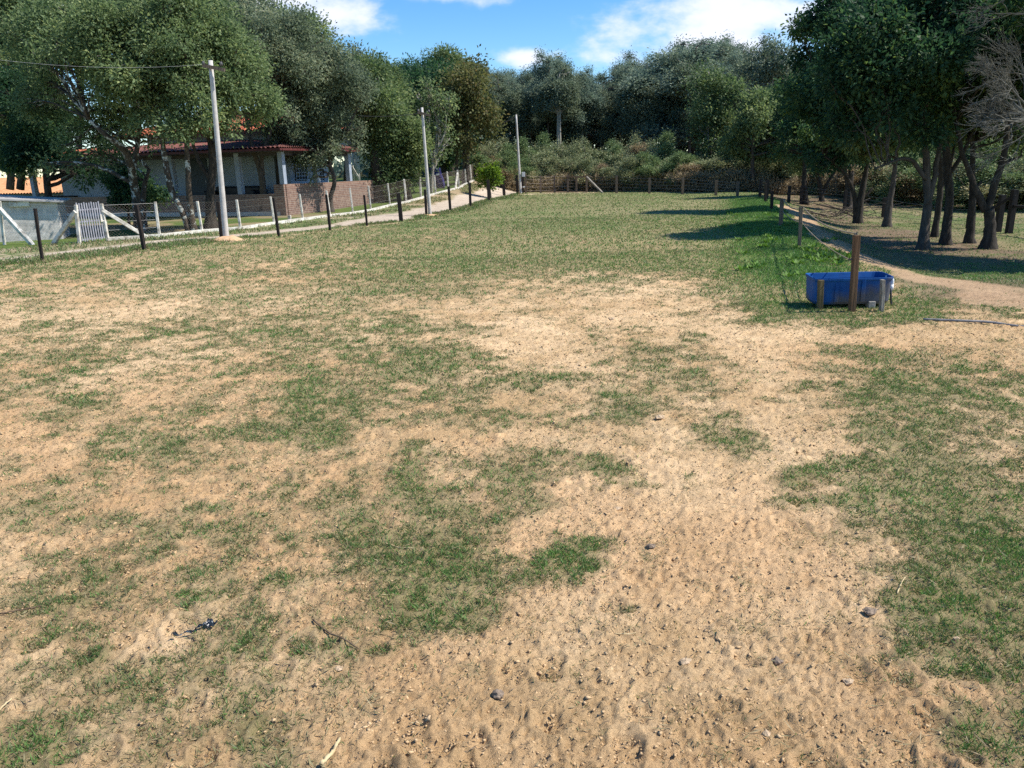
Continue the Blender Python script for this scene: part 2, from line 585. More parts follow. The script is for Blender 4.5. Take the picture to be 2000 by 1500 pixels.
M['clods'] = mat_simple('crumbled soil', (0.44, 0.295, 0.155), (0.60, 0.42, 0.24), 9, 0.95, 0.1, bump=.4)
M['litter'] = mat_simple('rotted grass and shadow flecks', (0.10, 0.07, 0.045), (0.26, 0.19, 0.125), 40, 0.95, 0.1, bump=0)
M['twigs_grey'] = mat_simple('grey bare twigs', (0.075, 0.074, 0.062), (0.175, 0.172, 0.145), 8, 0.9, 0.1, bump=0)
M['sand'] = mat_simple('orange sand', (0.50, 0.30, 0.16), (0.62, 0.42, 0.25), 12, 0.95, 0.1)

M['bark_lichen'] = mat_bark('lichen bark', (0.035, 0.028, 0.02), (0.10, 0.08, 0.06), (0.42, 0.43, 0.38), 0.55)
M['bark_dark'] = mat_bark('dark bark', (0.025, 0.022, 0.018), (0.075, 0.062, 0.05))
M['bark_mid'] = mat_bark('grey brown bark', (0.045, 0.038, 0.031), (0.12, 0.10, 0.082), (0.20, 0.20, 0.175), 0.68)
M['bark_pale'] = mat_bark('pale bark', (0.20, 0.185, 0.155), (0.40, 0.375, 0.32))
M['leaf_left'] = mat_leaf('olive leaves', (0.070, 0.112, 0.051), (0.211, 0.278, 0.127), alt=(0.348, 0.388, 0.167))
M['leaf_blue'] = mat_leaf('grey green leaves', (0.070, 0.103, 0.068), (0.203, 0.246, 0.152), alt=(0.328, 0.343, 0.211))
M['leaf_dark'] = mat_leaf('deep green leaves', (0.018, 0.051, 0.031), (0.063, 0.124, 0.056), alt=(0.177, 0.240, 0.069))
M['leaf_mid'] = mat_leaf('mid green leaves', (0.059, 0.101, 0.048), (0.168, 0.224, 0.095), alt=(0.239, 0.280, 0.119))
M['leaf_yellow'] = mat_leaf('yellow green leaves', (0.062, 0.080, 0.032), (0.150, 0.158, 0.062), alt=(0.185, 0.140, 0.066))
M['leaf_lime'] = mat_leaf('lime leaves', (0.07, 0.13, 0.02), (0.17, 0.26, 0.04))
M['leaf_wood'] = mat_leaf('wood canopy', (0.066, 0.111, 0.094), (0.195, 0.254, 0.188), alt=(0.287, 0.338, 0.243), trans=.4)
M['leaf_wood2'] = mat_leaf('olive wood canopy', (0.078, 0.114, 0.080), (0.226, 0.269, 0.170), trans=.25)
M['leaf_shrub'] = mat_leaf('grey green scrub', (0.111, 0.153, 0.081), (0.303, 0.335, 0.179), alt=(0.448, 0.380, 0.202), trans=.2)
M['leaf_shrub2'] = mat_leaf('green scrub', (0.090, 0.153, 0.067), (0.247, 0.313, 0.139), trans=.2)
M['leaf_dry'] = mat_leaf('dry scrub', (0.169, 0.126, 0.076), (0.371, 0.295, 0.177), trans=.2)
M['blade'] = mat_leaf('grass blades', (0.40, 0.31, 0.18), (0.088, 0.152, 0.050), trans=.3, rough=.5, spec=.3, alt=(0.145, 0.275, 0.070))
M['weed'] = mat_leaf('lush weeds', (0.08, 0.15, 0.03), (0.16, 0.28, 0.06), trans=.25)
M['twigs_pale'] = mat_simple('pale bare twigs', (0.24, 0.22, 0.18), (0.44, 0.41, 0.34), 8, 0.9, 0.1, bump=0)

# ------------------------------------------------------------------ ground
COVER_ROWS = [400, 450, 480, 520, 560, 600, 650, 700, 750, 800, 850, 900, 950, 1000, 1050, 1100, 1150, 1200, 1250, 1300, 1350, 1400, 1450, 1500]  # image pixel rows of the cover grid
COVER = """
777777778777777766666
777777766677778884555
666666667777778884456
555555567767788895566
444555566644436886345
443345554332224983345
344445555422321232222
555444566653453146554
455445676564453257766
345445665433643137765
346666842343236226766
445544535566622367876
454334457363322258876
565455566441111135787
335556467632111113787
356545568868111114898
466455469721101112797
464355469721211111798
454256555311111114877
555455531111111112677
545445531111111111345
654445531111111111167
644455421111111111168
534445431111111111137
""".split()
COVER = np.array([[int(c) for c in r] for r in COVER], float)
# single turf patches as ellipses in image pixels: centre, half size, cover
PATCH = [(1340, 660, 40, 8, 8), (1270, 672, 80, 8, 6), (1065, 735, 75, 14, 8), (780, 715, 60, 22, 7.5), (1240, 788, 80, 20, 7.5), (1380, 700, 50, 20, 6),
         (1365, 755, 45, 20, 8), (1497, 762, 20, 8, 7), (1435, 840, 50, 24, 8.5), (640, 835, 70, 38, 8.5), (600, 790, 60, 20, 7), (480, 845, 65, 20, 8),
         (300, 850, 70, 18, 7.5), (380, 790, 40, 12, 7), (1198, 890, 32, 22, 8), (1030, 890, 90, 28, 7.5), (1550, 912, 50, 18, 8), (800, 880, 40, 16, 7),
         (820, 965, 60, 28, 8), (985, 970, 50, 26, 7.5), (1270, 955, 35, 12, 5), (1320, 868, 12, 5, 8), (1370, 928, 14, 6, 8), (1110, 1085, 75, 30, 8),
         (870, 1060, 110, 50, 7.8), (860, 1150, 120, 55, 8.5), (880, 1195, 110, 32, 8.5), (550, 1235, 45, 40, 7), (690, 1110, 60, 40, 6.5),
         (1220, 1172, 14, 8, 8), (440, 1110, 60, 30, 6.5), (200, 1130, 60, 28, 6.5), (60, 1440, 70, 30, 7.5), (40, 1030, 40, 14, 7), (1190, 1415, 12, 8, 6),
         (1145, 1345, 20, 30, 3.5), (1420, 1210, 50, 12, 3.5), (1650, 1045, 60, 20, 3.5), (180, 700, 60, 12, 6.5), (560, 650, 60, 10, 6.5), (350, 640, 70, 9, 6),
         (1690, 605, 130, 22, 9), (1560, 590, 50, 15, 8), (1800, 565, 60, 18, 7), (1950, 590, 60, 12, 6), (170, 775, 40, 12, 7), (720, 790, 40, 14, 6),
         (1900, 1420, 60, 50, 8), (960, 500, 140, 25, 7.5), (1540, 520, 70, 30, 9), (1545, 470, 60, 50, 9)]


def cover(x, y):
    """turf cover 0..1 from the grid and patches in image pixels, broken up with noise"""
    u, v = pix(x, y, np.zeros_like(x))
    wob = 1.0 / (0.6 + 0.12 * np.maximum(y, 0))
    u = u + (fbm(x * 1.7, y * 1.7, 3, 21) - .5) * 150 * wob
    v = v + (fbm(x * 1.7, y * 1.7, 3, 22) - .5) * 90 * wob
    fu = np.clip(u / 100.0, 0, 19.999)
    fv = np.clip(np.interp(v, COVER_ROWS, np.arange(len(COVER_ROWS))), 0, len(COVER_ROWS) - 1.001)
    i, j = fv.astype(int), fu.astype(int)
    a, b = fv - i, fu - j
    a, b = sstep(a), sstep(b)
    g = (COVER[i, j] * (1 - b) + COVER[i, j + 1] * b) * (1 - a) + (COVER[i + 1, j] * (1 - b) + COVER[i + 1, j + 1] * b) * a
    for (cu, cv, ru, rv, val) in PATCH:
        d = ((u - cu) / (ru * 1.15)) ** 2 + ((v - cv) / (rv * 1.15)) ** 2
        w = sstep((1.7 - d) / 1.6) * .62
        g = g * (1 - w) + val * w
    g = np.where(y < 1.5, 4.0, g) / 9.0 * (1 - .07 * sstep((9 - y) / 4))
    k = 1.0 + 0.5 * sstep((y - 10) / 15)
    g = g + (1 - .5 * sstep((g - .70) / .2)) * ((fbm(x * 2.3 / k, y * 2.3 / k, 4, 31, .6) - .5) * 0.40 + (fbm(x * 8 / k, y * 8 / k, 3, 41, .6) - .5) * 0.74 + (vnoise(x * 31 / k, y * 31 / k, 43) - .5) * 0.22)
    return np.clip(g, 0, 1)


def zones(x, y):
    """weights of the different grounds"""
    xd, xw, xr = X_DARK(y), X_WHITE(y), X_ROPE(y)
    w = {}
    n = (fbm(x * 0.9, y * 0.9, 3, 51) - .5)
    inl = sstep((xd - 0.15 + n * 0.5 - x) / 0.35)
    w['verge'] = inl
    mid = xw + (xd - xw) * np.interp(y, [10, 20, 24, 30, 40, 60], [.62, .60, .66, .70, .70, .65])
    half = np.interp(y, [10, 19, 23, 26, 32, 40, 50], [.42, .5, .75, 1.05, 1.15, 1.25, 1.3])
    w['road'] = sstep((half + n * 0.9 - np.abs(x - mid)) / 0.4) * inl
    w['lawn'] = sstep((xw - 0.1 - x) / 0.3)
    w['edge'] = np.exp(-((x - xd - 0.42 - n * .4) / 0.16) ** 2) * sstep((29 - y) / 5)
    right = sstep((x - xr - 0.4 + n * 0.8) / 0.8) * sstep((y - 7.5) / 2.5)
    w['grove'] = right
    bank = np.exp(-((x - xr + 0.42 - n) / 0.70) ** 2) * sstep((y - 9.2 + 3 * n) / 3) * sstep((36 - y) / 4)
    w['bank'] = bank
    P = PATH
    d2 = np.full(np.shape(x), 99.0)
    for k in range(len(P) - 1):
        a, b = P[k], P[k + 1]
        ex, ey = b[0] - a[0], b[1] - a[1]
        t = np.clip(((x - a[0]) * ex + (y - a[1]) * ey) / (ex * ex + ey * ey), 0, 1)
        d2 = np.minimum(d2, np.hypot(x - a[0] - t * ex, y - a[1] - t * ey))
    hw = np.interp(y, [7, 10, 14, 22, 40], [.72, .60, .46, .50, .58])
    w['path'] = sstep((hw + n * 0.55 - d2) / 0.3)
    w['back'] = sstep((y - np.interp(x, [-3, .8, 5, 10, 15], [52, 50.4, 50.0, 44, 41]) + n) / 1.2) * sstep((x - xd - 0.8) / 1.0) * (x < 40)
    w['sand'] = np.exp(-((y - 49.3 - n * 2) / 0.8) ** 2) * sstep((x - 0.6) / .5) * sstep((6.5 - x) / 2)
    w['clear'] = sstep((x - np.interp(y, [10, 16, 20, 26, 34], [9, 10.6, 11.2, 11.6, 13.5]) + n * 1.5) / .8) * right * sstep((34 - y) / 3)
    return w


PATH = [gnd(*p) for p in ((1990, 590), (1900, 562), (1820, 545), (1760, 530), (1700, 508), (1650, 488), (1610, 462), (1575, 432), (1548, 412), (1530, 402))]
PATH = [(p.x, p.y) for p in PATH]
HOOF = [(RN.uniform(-2.2, 3.4) * (y / 3.0), y, RN.uniform(.045, .07), RN.uniform(0, 6.3)) for y in 1.6 + 7.5 * RN.random(330) ** 1.25]


def relief(x, y):
    """clods, crumbs and hoof prints of the trodden field"""
    near = sstep((24 - y) / 14)
    x, y = x * .83 - y * .56, x * .56 + y * .83
    x, y = x + .07 * (fbm(x * 5, y * 5, 2, 68) - .5), y + .07 * (fbm(x * 5, y * 5, 2, 69) - .5)
    r = (fbm(x * 1.6, y * 1.6, 3, 61) - .5) * 0.030
    r = r + (fbm(x * 9, y * 9, 3, 62, .6) - .5) * 0.010
    c = fbm(x * 24, y * 24, 3, 63, .6)
    r = r + np.maximum(c - .53, 0) * 0.062
    c = np.abs(fbm(x * 16, y * 16, 3, 65, .6) - .5)
    r = r - np.maximum(.04 - c, 0) * 0.20 * sstep((fbm(x * 2.1, y * 2.1, 2, 67) - .4) / .2)
    c = fbm(x * 55, y * 55, 2, 64, .7)
    r = r + (c - .5) * 0.028
    return r * near


def build_ground():
    ts = np.r_[np.linspace(-4, -.86, 44, endpoint=False), np.linspace(-.86, .86, 640), np.linspace(.86, 4, 45)[1:]]
    ys = [-6, -4, -2.5, -1, 0, .6, 1.0, 1.3]
    y = 1.5
    while y < 1500:
        ys.append(y)
        y *= 1.0052 if y < 9 else (1.008 if y < 22 else (1.012 if y < 60 else 1.07))
    ys = np.array(ys)
    wd = np.where(ys > 0, ys, -ys * .5) + 1.0
    X = wd[:, None] * ts[None, :]
    Y = np.repeat(ys[:, None], len(ts), 1)
    Z = height(X, Y)
    xf, yf = X.ravel(), Y.ravel()
    w = zones(xf, yf)
    field = (1 - w['verge']) * (1 - w['grove']) * (1 - w['back'])
    g = cover(xf, yf)
    rough = np.where(yf < 26, relief(xf, yf), 0) * np.clip(field + .5 * w['grove'] + .4 * w['path'], 0, 1) * (1 - .45 * g)
    Z = Z + rough.reshape(Z.shape)
    for (hx, hy, hr, ph) in HOOF:
        i0, i1 = np.searchsorted(ys, [hy - .16, hy + .16])
        xs, yy = X[i0:i1], Y[i0:i1]
        d = np.hypot((xs - hx), (yy - hy) * .85) / hr
        opening = 0.55 + .45 * np.cos(np.arctan2(yy - hy, xs - hx) - ph)
        Z[i0:i1] += 0.013 * np.exp(-((d - 1.05) / .22) ** 2) * opening - 0.012 * np.exp(-(d / .8) ** 4)
    # colours of the soils and turf themselves
    n1, n2 = fbm(xf * .7, yf * .7, 4, 71), fbm(xf * 5, yf * 5, 3, 72)
    A = np.array
    soil = lerp3(A([.485, .325, .168]), A([.66, .47, .272]), sstep((n1 * .6 + n2 * .4 - .3) / .4))
    red = sstep((fbm(xf * .45 + 9, yf * .45, 3, 73) - .52) / .16) * .55
    soil = lerp3(soil, A([.56, .345, .175]), red)
    thatch = lerp3(A([.26, .195, .10]), A([.41, .315, .175]), n2)
    green = lerp3(A([.070, .115, .036]), A([.120, .165, .058]), n1)
    tt = sstep((g - .26) / .30)
    gg = sstep((g - .52) / .26)
    far = sstep((yf - 12) / 16)
    c = lerp3(soil, thatch, tt * .78)
    c = lerp3(c, green, gg * (.34 + .1 * far))
    farg = lerp3(A([.145, .155, .062]), A([.235, .215, .110]), sstep((fbm(xf * 1.5, yf * 4.5, 4, 78, .65) - .32) / .36))
    c = lerp3(c, farg, far * .72)
    lime = sstep((fbm(xf * .35, yf * .35, 3, 74) - .5) / .2) * far
    c = lerp3(c, A([.115, .165, .050]), lime * .5 * gg)
    manure = np.exp(-((xf + 2.7) / 1.0) ** 2 - ((yf - 18.9) / .45) ** 2) * sstep((n2 - .42) / .2)
    c = lerp3(c, A([.17, .10, .06]), manure)
    c = lerp3(c, A([.56, .40, .25]), np.clip(w['edge'], 0, 1) * .85)
    verge = lerp3(A([.36, .30, .19]), A([.13, .165, .06]), sstep((n1 * .5 + n2 * .5 - .40) / .18))
    c = lerp3(c, verge, w['verge'])
    road = lerp3(A([.40, .32, .24]), A([.56, .47, .37]), n2)
    c = lerp3(c, road, w['road'])
    cut = w['verge'] * (1 - w['lawn']) * (1 - w['road']) * sstep((yf - 34) / 4)
    c = lerp3(c, lerp3(A([.28, .20, .12]), A([.40, .30, .19]), n2), cut * .8)
    lawn = lerp3(A([.055, .100, .022]), A([.120, .165, .042]), n1)
    ldirt = sstep((fbm(xf * .5, yf * .5, 3, 75) - .50) / .12) * sstep((34 - yf) / 4)
    lawn = lerp3(lawn, A([.33, .24, .15]), ldirt * .7)
    c = lerp3(c, lawn, w['lawn'])
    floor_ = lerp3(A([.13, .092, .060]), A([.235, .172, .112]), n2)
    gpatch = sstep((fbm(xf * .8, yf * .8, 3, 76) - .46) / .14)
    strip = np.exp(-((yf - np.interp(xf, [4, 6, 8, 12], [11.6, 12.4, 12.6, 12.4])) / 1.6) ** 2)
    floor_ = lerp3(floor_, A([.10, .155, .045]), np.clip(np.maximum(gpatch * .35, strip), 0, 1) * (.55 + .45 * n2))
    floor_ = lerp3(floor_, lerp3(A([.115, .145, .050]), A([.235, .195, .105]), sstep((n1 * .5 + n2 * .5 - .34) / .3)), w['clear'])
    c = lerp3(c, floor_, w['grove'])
    c = lerp3(c, lerp3(A([.105, .185, .040]), A([.17, .27, .065]), n2), np.clip(w['bank'] * (.6 + .8 * n2), 0, 1))
    c = lerp3(c, lerp3(A([.36, .235, .14]), A([.48, .33, .20]), n2), w['path'] * .9)
    c = lerp3(c, lerp3(A([.14, .095, .06]), A([.24, .17, .11]), n2), w['back'])
    c = lerp3(c, A([.62, .47, .31]), np.clip(w['sand'] * (.5 + n2), 0, 1))
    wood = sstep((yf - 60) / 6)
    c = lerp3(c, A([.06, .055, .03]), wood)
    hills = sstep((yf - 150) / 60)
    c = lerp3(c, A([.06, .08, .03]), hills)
    nx = len(ts)
    r, q = np.meshgrid(np.arange(len(ys) - 1), np.arange(nx - 1), indexing='ij')
    i = (r * nx + q).ravel()
    F = np.stack([i, i + 1, i + nx + 1, i + nx], 1)
    V = np.stack([xf, yf, Z.ravel()], 1)
    # split the one sheet into the grounds it shows
    zid = np.zeros(len(xf), int)
    zid[w['verge'] > .5] = 1
    zid[w['road'] > .5] = 2
    zid[w['lawn'] > .5] = 3
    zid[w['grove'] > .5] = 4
    zid[(w['path'] > .5) & (w['grove'] + w['bank'] > .3)] = 5
    zid[(yf > 58)] = 6
    fz = zid[i]
    col4 = np.c_[c, np.ones(len(c))]
    for k, nm in enumerate(('paddock_ground', 'grass_verge', 'gravel_road', 'garden_lawn', 'grove_ground', 'dirt_path', 'woodland_ground')):
        f = F[fz == k]
        if not len(f): continue
        used, inv = np.unique(f, return_inverse=True)
        o = np_mesh(nm, V[used], inv.reshape(-1, 4), M['ground'], None, {'soil': ('FLOAT_COLOR', col4[used])}, smooth=True)
        tag(o, kind='structure')


build_ground()


def surf(x, y):
    """height of the trodden surface (without hoof prints)"""
    return height(x, y) + np.where(y < 26, relief(x, y), 0) * (1 - .45 * cover(x, y))


def leaf_quads(P, A, S, L, W, fold=0.0, N=None):
    """kites: base P, axis A, side S, length L, width W"""
    L, W = L[:, None], W[:, None]
    mid = P + A * L * .45
    off = (N * (W * fold)) if N is not None else 0
    V = np.stack([P, mid + S * W * .5 + off, P + A * L, mid - S * W * .5 + off], 1).reshape(-1, 3)
    F = np.arange(len(P) * 4, dtype=np.int32).reshape(-1, 4)
    return V, F


def norm(a):
    return a / (np.linalg.norm(a, axis=1)[:, None] + 1e-9)


def blades(n, x, y, tint, L, W, lean, rng, zoff=0.0):
    th, ph = rng.random(n) * 6.283, rng.random(n) * 6.283
    ax = norm(np.stack([np.cos(th) * lean, np.sin(th) * lean, np.full(n, 1.0)], 1))
    s = norm(np.cross(ax, np.stack([np.cos(ph), np.sin(ph), np.zeros(n)], 1)))
    P = np.stack([x, y, surf(x, y) - 0.004 + zoff], 1)
    nn = np.cross(ax, s)
    V, F = leaf_quads(P, ax, s, L, W, .3, nn)
    return V, F, np.repeat(tint, 4)


def build_turf():
    rng = np.random.default_rng(77)
    Vs, Fs, Ts, base = [], [], [], 0
    for (y0, y1, dens, L0, W0) in ((.7, 3.2, 30000, .022, .0030), (3.2, 5.5, 15000, .023, .0040), (5.5, 9, 7000, .027, .006),
                                   (9, 15, 1900, .032, .010), (15, 26, 480, .036, .017), (26, 50, 95, .042, .030)):
        area = (y1 - y0) * ((y0 + y1) / 2 * 1.56 + 4.0)
        n = int(area * dens)
        y = np.sqrt(y0 ** 2 + (y1 ** 2 - y0 ** 2) * rng.random(n))
        x = (rng.random(n) * 2 - 1) * (y * .78 + 2.0)
        g = cover(x, y)
        w = zones(x, y)
        g = np.where(w['path'] > .4, g * .25, g)
        g = np.clip(g + w['bank'] * .35, 0, 1)
        lushr = np.where(w['grove'] > .5, .5, 1.0)
        p = np.maximum(sstep((g - .24) / .46), .16 * sstep((g - .06) / .16)) * lushr
        tuft = .5 * fbm(x * 16, y * 16, 2, 81) + .5 * fbm(x * 48, y * 48, 2, 82)
        keep = (rng.random(n) < p * (.12 + 1.5 * sstep((tuft - .40) / .24))) & (w['verge'] < .8)
        x, y, g = x[keep], y[keep], g[keep]
        n = len(x)
        greenp = sstep((g - .34) / .34)
        isg = rng.random(n) < (.14 + .74 * greenp)
        tint = np.where(isg, np.clip(.58 + .16 * sstep((g - .55) / .25) + rng.normal(0, .24, n) + .5 * (fbm(x * 3, y * 3, 2, 84) - .5), .2, 1), np.clip(rng.random(n) * .32, 0, 1))
        L = L0 * (.55 + .9 * rng.random(n)) * (.75 + .6 * g)
        Wd = W0 * (.7 + .6 * rng.random(n))
        lean = np.where(isg, .35 + 1.3 * rng.random(n), 1.2 + 3.5 * rng.random(n))
        V, F, T = blades(n, x, y, tint, L, Wd, lean, rng)
        Vs.append(V); Fs.append(F + base); Ts.append(T)
        base += len(V)
    o = np_mesh('turf', np.concatenate(Vs), np.concatenate(Fs), M['blade'], None, {'tint': ('FLOAT', np.concatenate(Ts))})
    tag(o, 'short trodden turf blades growing in worn patches across the paddock', 'grass', kind='stuff')
    # longer grass: on the bank, along the posts, round the trough, on the verge and lawn
    n = 90000
    y = 8.3 + 26 * rng.random(n) ** 1.3
    x = X_ROPE(y) - .35 + rng.normal(0, .52, n)
    k = (np.abs(x) < y * .8) & (zones(x, y)['path'] < .4) & (rng.random(n) < sstep((y - 8.8 + 1.5 * (fbm(x * 1.5, y * 1.5, 3, 95) - .5)) / 3.5)) & (fbm(x * 2, y * 2, 3, 96) > .36)
    x, y = x[k], y[k]
    n = len(x)
    sz = .7 + .045 * y
    V, F, T = blades(n, x, y, np.clip(rng.normal(.86, .2, n), 0, 1), (.022 + .060 * rng.random(n) ** 2) * (.8 + .01 * y), .0085 * sz, .2 + 1.1 * rng.random(n), rng)
    o = np_mesh('bank_grass', V, F, M['blade'], None, {'tint': ('FLOAT', T)})
    tag(o, 'lush bright green grass on the bank beside the roped path', 'grass', kind='stuff')
    n = 60000
    y = 14 + 36 * rng.random(n) ** 1.3
    xd, xw = X_DARK(y), X_WHITE(y)
    x = np.where(rng.random(n) < .5, xd - .1 + rng.normal(0, .35, n), xw + (xd - xw) * rng.random(n))
    w = zones(x, y)
    k = (w['road'] < .35) & (fbm(x * 1.2, y * 1.2, 3, 91) > .44)
    x, y = x[k], y[k]
    n = len(x)
    V, F, T = blades(n, x, y, np.clip(rng.normal(.5, .3, n), 0, 1), .05 + .09 * rng.random(n) ** 2, .010 + .0004 * y, .3 + 1.2 * rng.random(n), rng)
    o = np_mesh('verge_grass', V, F, M['blade'], None, {'tint': ('FLOAT', T)})
    tag(o, 'uneven grass tufts on the verge between dark posts and white fence', 'grass', kind='stuff')
    # broad leaved weeds on the bank
    rngw = np.random.default_rng(5)
    Vs, Fs, Ts, base = [], [], [], 0
    for c in range(75):
        if c < 24:
            q = gnd(1610 + rngw.normal(0, 26), 500 + rngw.normal(0, 12))
            cx, cy = q.x, q.y
        else:
            cy = 11 + 16 * rngw.random()
            cx = X_ROPE(cy) - .5 + rngw.normal(0, .5)
        m = int(rngw.integers(10, 26))
        th = rngw.random(m) * 6.283
        el = .3 + rngw.random(m) * .8
        ax = np.stack([np.cos(th) * np.cos(el), np.sin(th) * np.cos(el), np.sin(el)], 1)
        s = norm(np.cross(ax, np.tile([0, 0, 1.0], (m, 1))))
        r = .08 * rngw.random(m)
        P = np.stack([cx + np.cos(th) * r, cy + np.sin(th) * r, np.full(m, gz(cx, cy) + .01)], 1)
        V, F = leaf_quads(P, ax, s, .05 + .07 * rngw.random(m), .03 + .03 * rngw.random(m), .2, np.cross(ax, s))
        Vs.append(V); Fs.append(F + base); Ts.append(np.repeat(rngw.random(m), 4)); base += len(V)
    o = np_mesh('bank_weeds', np.concatenate(Vs), np.concatenate(Fs), M['weed'], None, {'tint': ('FLOAT', np.concatenate(Ts))})
    tag(o, 'broad leaved light green weeds on the bank behind the blue trough', 'weeds', kind='stuff')


build_turf()

ICO_V = None


def ico():
    global ICO_V, ICO_F
    if ICO_V is None:
        p = (1 + 5 ** .5) / 2
        v = np.array([(-1, p, 0), (1, p, 0), (-1, -p, 0), (1, -p, 0), (0, -1, p), (0, 1, p), (0, -1, -p), (0, 1, -p), (p, 0, -1), (p, 0, 1), (-p, 0, -1), (-p, 0, 1)])
        ICO_V = v / np.linalg.norm(v[0])
        ICO_F = np.array([(0, 11, 5), (0, 5, 1), (0, 1, 7), (0, 7, 10), (0, 10, 11), (1, 5, 9), (5, 11, 4), (11, 10, 2), (10, 7, 6), (7, 1, 8), (3, 9, 4), (3, 4, 2), (3, 2, 6), (3, 6, 8), (3, 8, 9), (4, 9, 5), (2, 4, 11), (6, 2, 10), (8, 6, 7), (9, 8, 1)])
    return ICO_V, ICO_F


def build_clods():
    rng = np.random.default_rng(9)
    n = 300000
    y = .7 + 9.7 * rng.random(n) ** 1.35
    x = (rng.random(n) * 2 - 1) * (y * .76 + 1.9)
    g = cover(x, y)
    cl = fbm(x * 3.0, y * 3.0, 3, 101)
    k = (rng.random(n) < (1 - g * 1.1) * (.25 + sstep((cl - .36) / .25))) & (zones(x, y)['grove'] < .5)
    x, y = x[k], y[k]
    n = len(x)
    s = (.0016 + .0060 * rng.random(n) ** 5) * (.75 + .10 * y)
    big = rng.random(n) < .0016
    s = np.where(big, .006 + .008 * rng.random(n), s)
    v = np.array([(1, 0, 0), (-1, 0, 0), (0, 1, 0), (0, -1, 0), (0, 0, 1), (0, 0, -1), ], float)
    f = np.array([(0, 2, 4), (2, 1, 4), (1, 3, 4), (3, 0, 4), (2, 0, 5), (1, 2, 5), (3, 1, 5), (0, 3, 5)])
    V = v[None] * (s[:, None, None] * (.6 + .9 * rng.random((n, 6, 1)))) + rng.normal(0, .28, (n, 6, 3)) * s[:, None, None]
    V = V * np.array([1, 1, .55])
    a = rng.random(n) * 6.283
    ca, sa = np.cos(a)[:, None], np.sin(a)[:, None]
    st = (1 + .7 * rng.random(n))[:, None]
    vx, vy = V[..., 0] * st, V[..., 1]
    V = np.stack([vx * ca - vy * sa, vx * sa + vy * ca, V[..., 2]], -1)
    V += np.stack([x, y, surf(x, y) - s * .08], -1)[:, None]
    F = (f[None] + (np.arange(n) * 6)[:, None, None]).reshape(-1, 3)
    o = np_mesh('soil_crumbs', V.reshape(-1, 3), F, M['clods'])
    tag(o, 'loose tan soil crumbs strewn over the bare trodden ground', 'soil', kind='stuff')
    # dry bits of straw and dead grass lying about
    n = 135000
    y = .7 + 14.7 * rng.random(n) ** 1.3
    x = (rng.random(n) * 2 - 1) * (y * .76 + 1.9)
    k = (rng.random(n) < .10 + .9 * sstep((cover(x, y) - .12) / .28)) & (zones(x, y)['grove'] < .5)
    x, y = x[k], y[k]
    n = len(x)
    th = rng.random(n) * 6.283
    ax = norm(np.stack([np.cos(th), np.sin(th), rng.normal(0.05, .22, n)], 1))
    sd = norm(np.cross(ax, np.stack([rng.normal(0, .5, n), rng.normal(0, .5, n), np.ones(n)], 1)))
    P = np.stack([x, y, surf(x, y) + .003], 1)
    V, F = leaf_quads(P, ax, sd, .018 + .045 * rng.random(n) ** 2, .0016 + .0022 * rng.random(n) + .0002 * y, .2, np.cross(ax, sd))
    o = np_mesh('dead_grass', V, F, M['blade'], None, {'tint': ('FLOAT', np.repeat(rng.random(n) * .35, 4))})
    tag(o, 'bleached dead grass stems lying on the bare soil', 'straw', kind='stuff')


build_clods()


def build_dark_flecks():
    rng = np.random.default_rng(19)
    n = 90000
    y = .7 + 12.7 * rng.random(n) ** 1.35
    x = (rng.random(n) * 2 - 1) * (y * .76 + 1.9)
    cl = fbm(x * 2.2, y * 2.2, 3, 131)
    k = (rng.random(n) < .12 + .9 * sstep((cl - .40) / .2)) & (zones(x, y)['grove'] < .5)
    x, y = x[k], y[k]
    n = len(x)
    th = rng.random(n) * 6.283
    ax = norm(np.stack([np.cos(th), np.sin(th), rng.normal(.12, .25, n)], 1))
    sd = norm(np.cross(ax, np.stack([rng.normal(0, .6, n), rng.normal(0, .6, n), np.ones(n)], 1)))
    P = np.stack([x, y, surf(x, y) + .003], 1)
    V, F = leaf_quads(P, ax, sd, .006 + .020 * rng.random(n) ** 2.5, .0018 + .003 * rng.random(n) ** 2 + .0002 * y, .3, np.cross(ax, sd))  # flakes of dead grass that also paint in small elongated shadows
    tag(np_mesh('dark_flecks', V, F, M['litter']), 'dark brown specks of rotted grass, doubling as painted small shadows on the soil', 'litter', kind='stuff')


build_dark_flecks()

# ------------------------------------------------------------------ posts along the paddock
def post_mesh(name, h, w, mat, top=None, lean=(0, 0), sink=.15):
    mb = MB()
    hw = w / 2
    vs = []
    for z, lx, ly in ((-sink, 0, 0), (h * .5, lean[0] * .5, lean[1] * .5), (h, lean[0], lean[1])):
        for a, b in ((-1, -1), (1, -1), (1, 1), (-1, 1)):
            j = random.uniform(-.004, .004)
            vs.append((a * hw + lx + j, b * hw + ly + j, z))
    fs = [(3, 2, 1, 0)]
    for k in (0, 4):
        fs += [(k + i, k + (i + 1) % 4, k + 4 + (i + 1) % 4, k + 4 + i) for i in range(4)]
    fs.append((8, 9, 10, 11))
    mb.add(vs, fs)
    return mb


def stand(base, top, extra=0.0):
    """base point on the terrain, height and lean of something seen from base to top"""
    p = gnd(*base)
    t = at(top[0], top[1], p.y)
    return p, t.z - p.z + extra, t.x - p.x


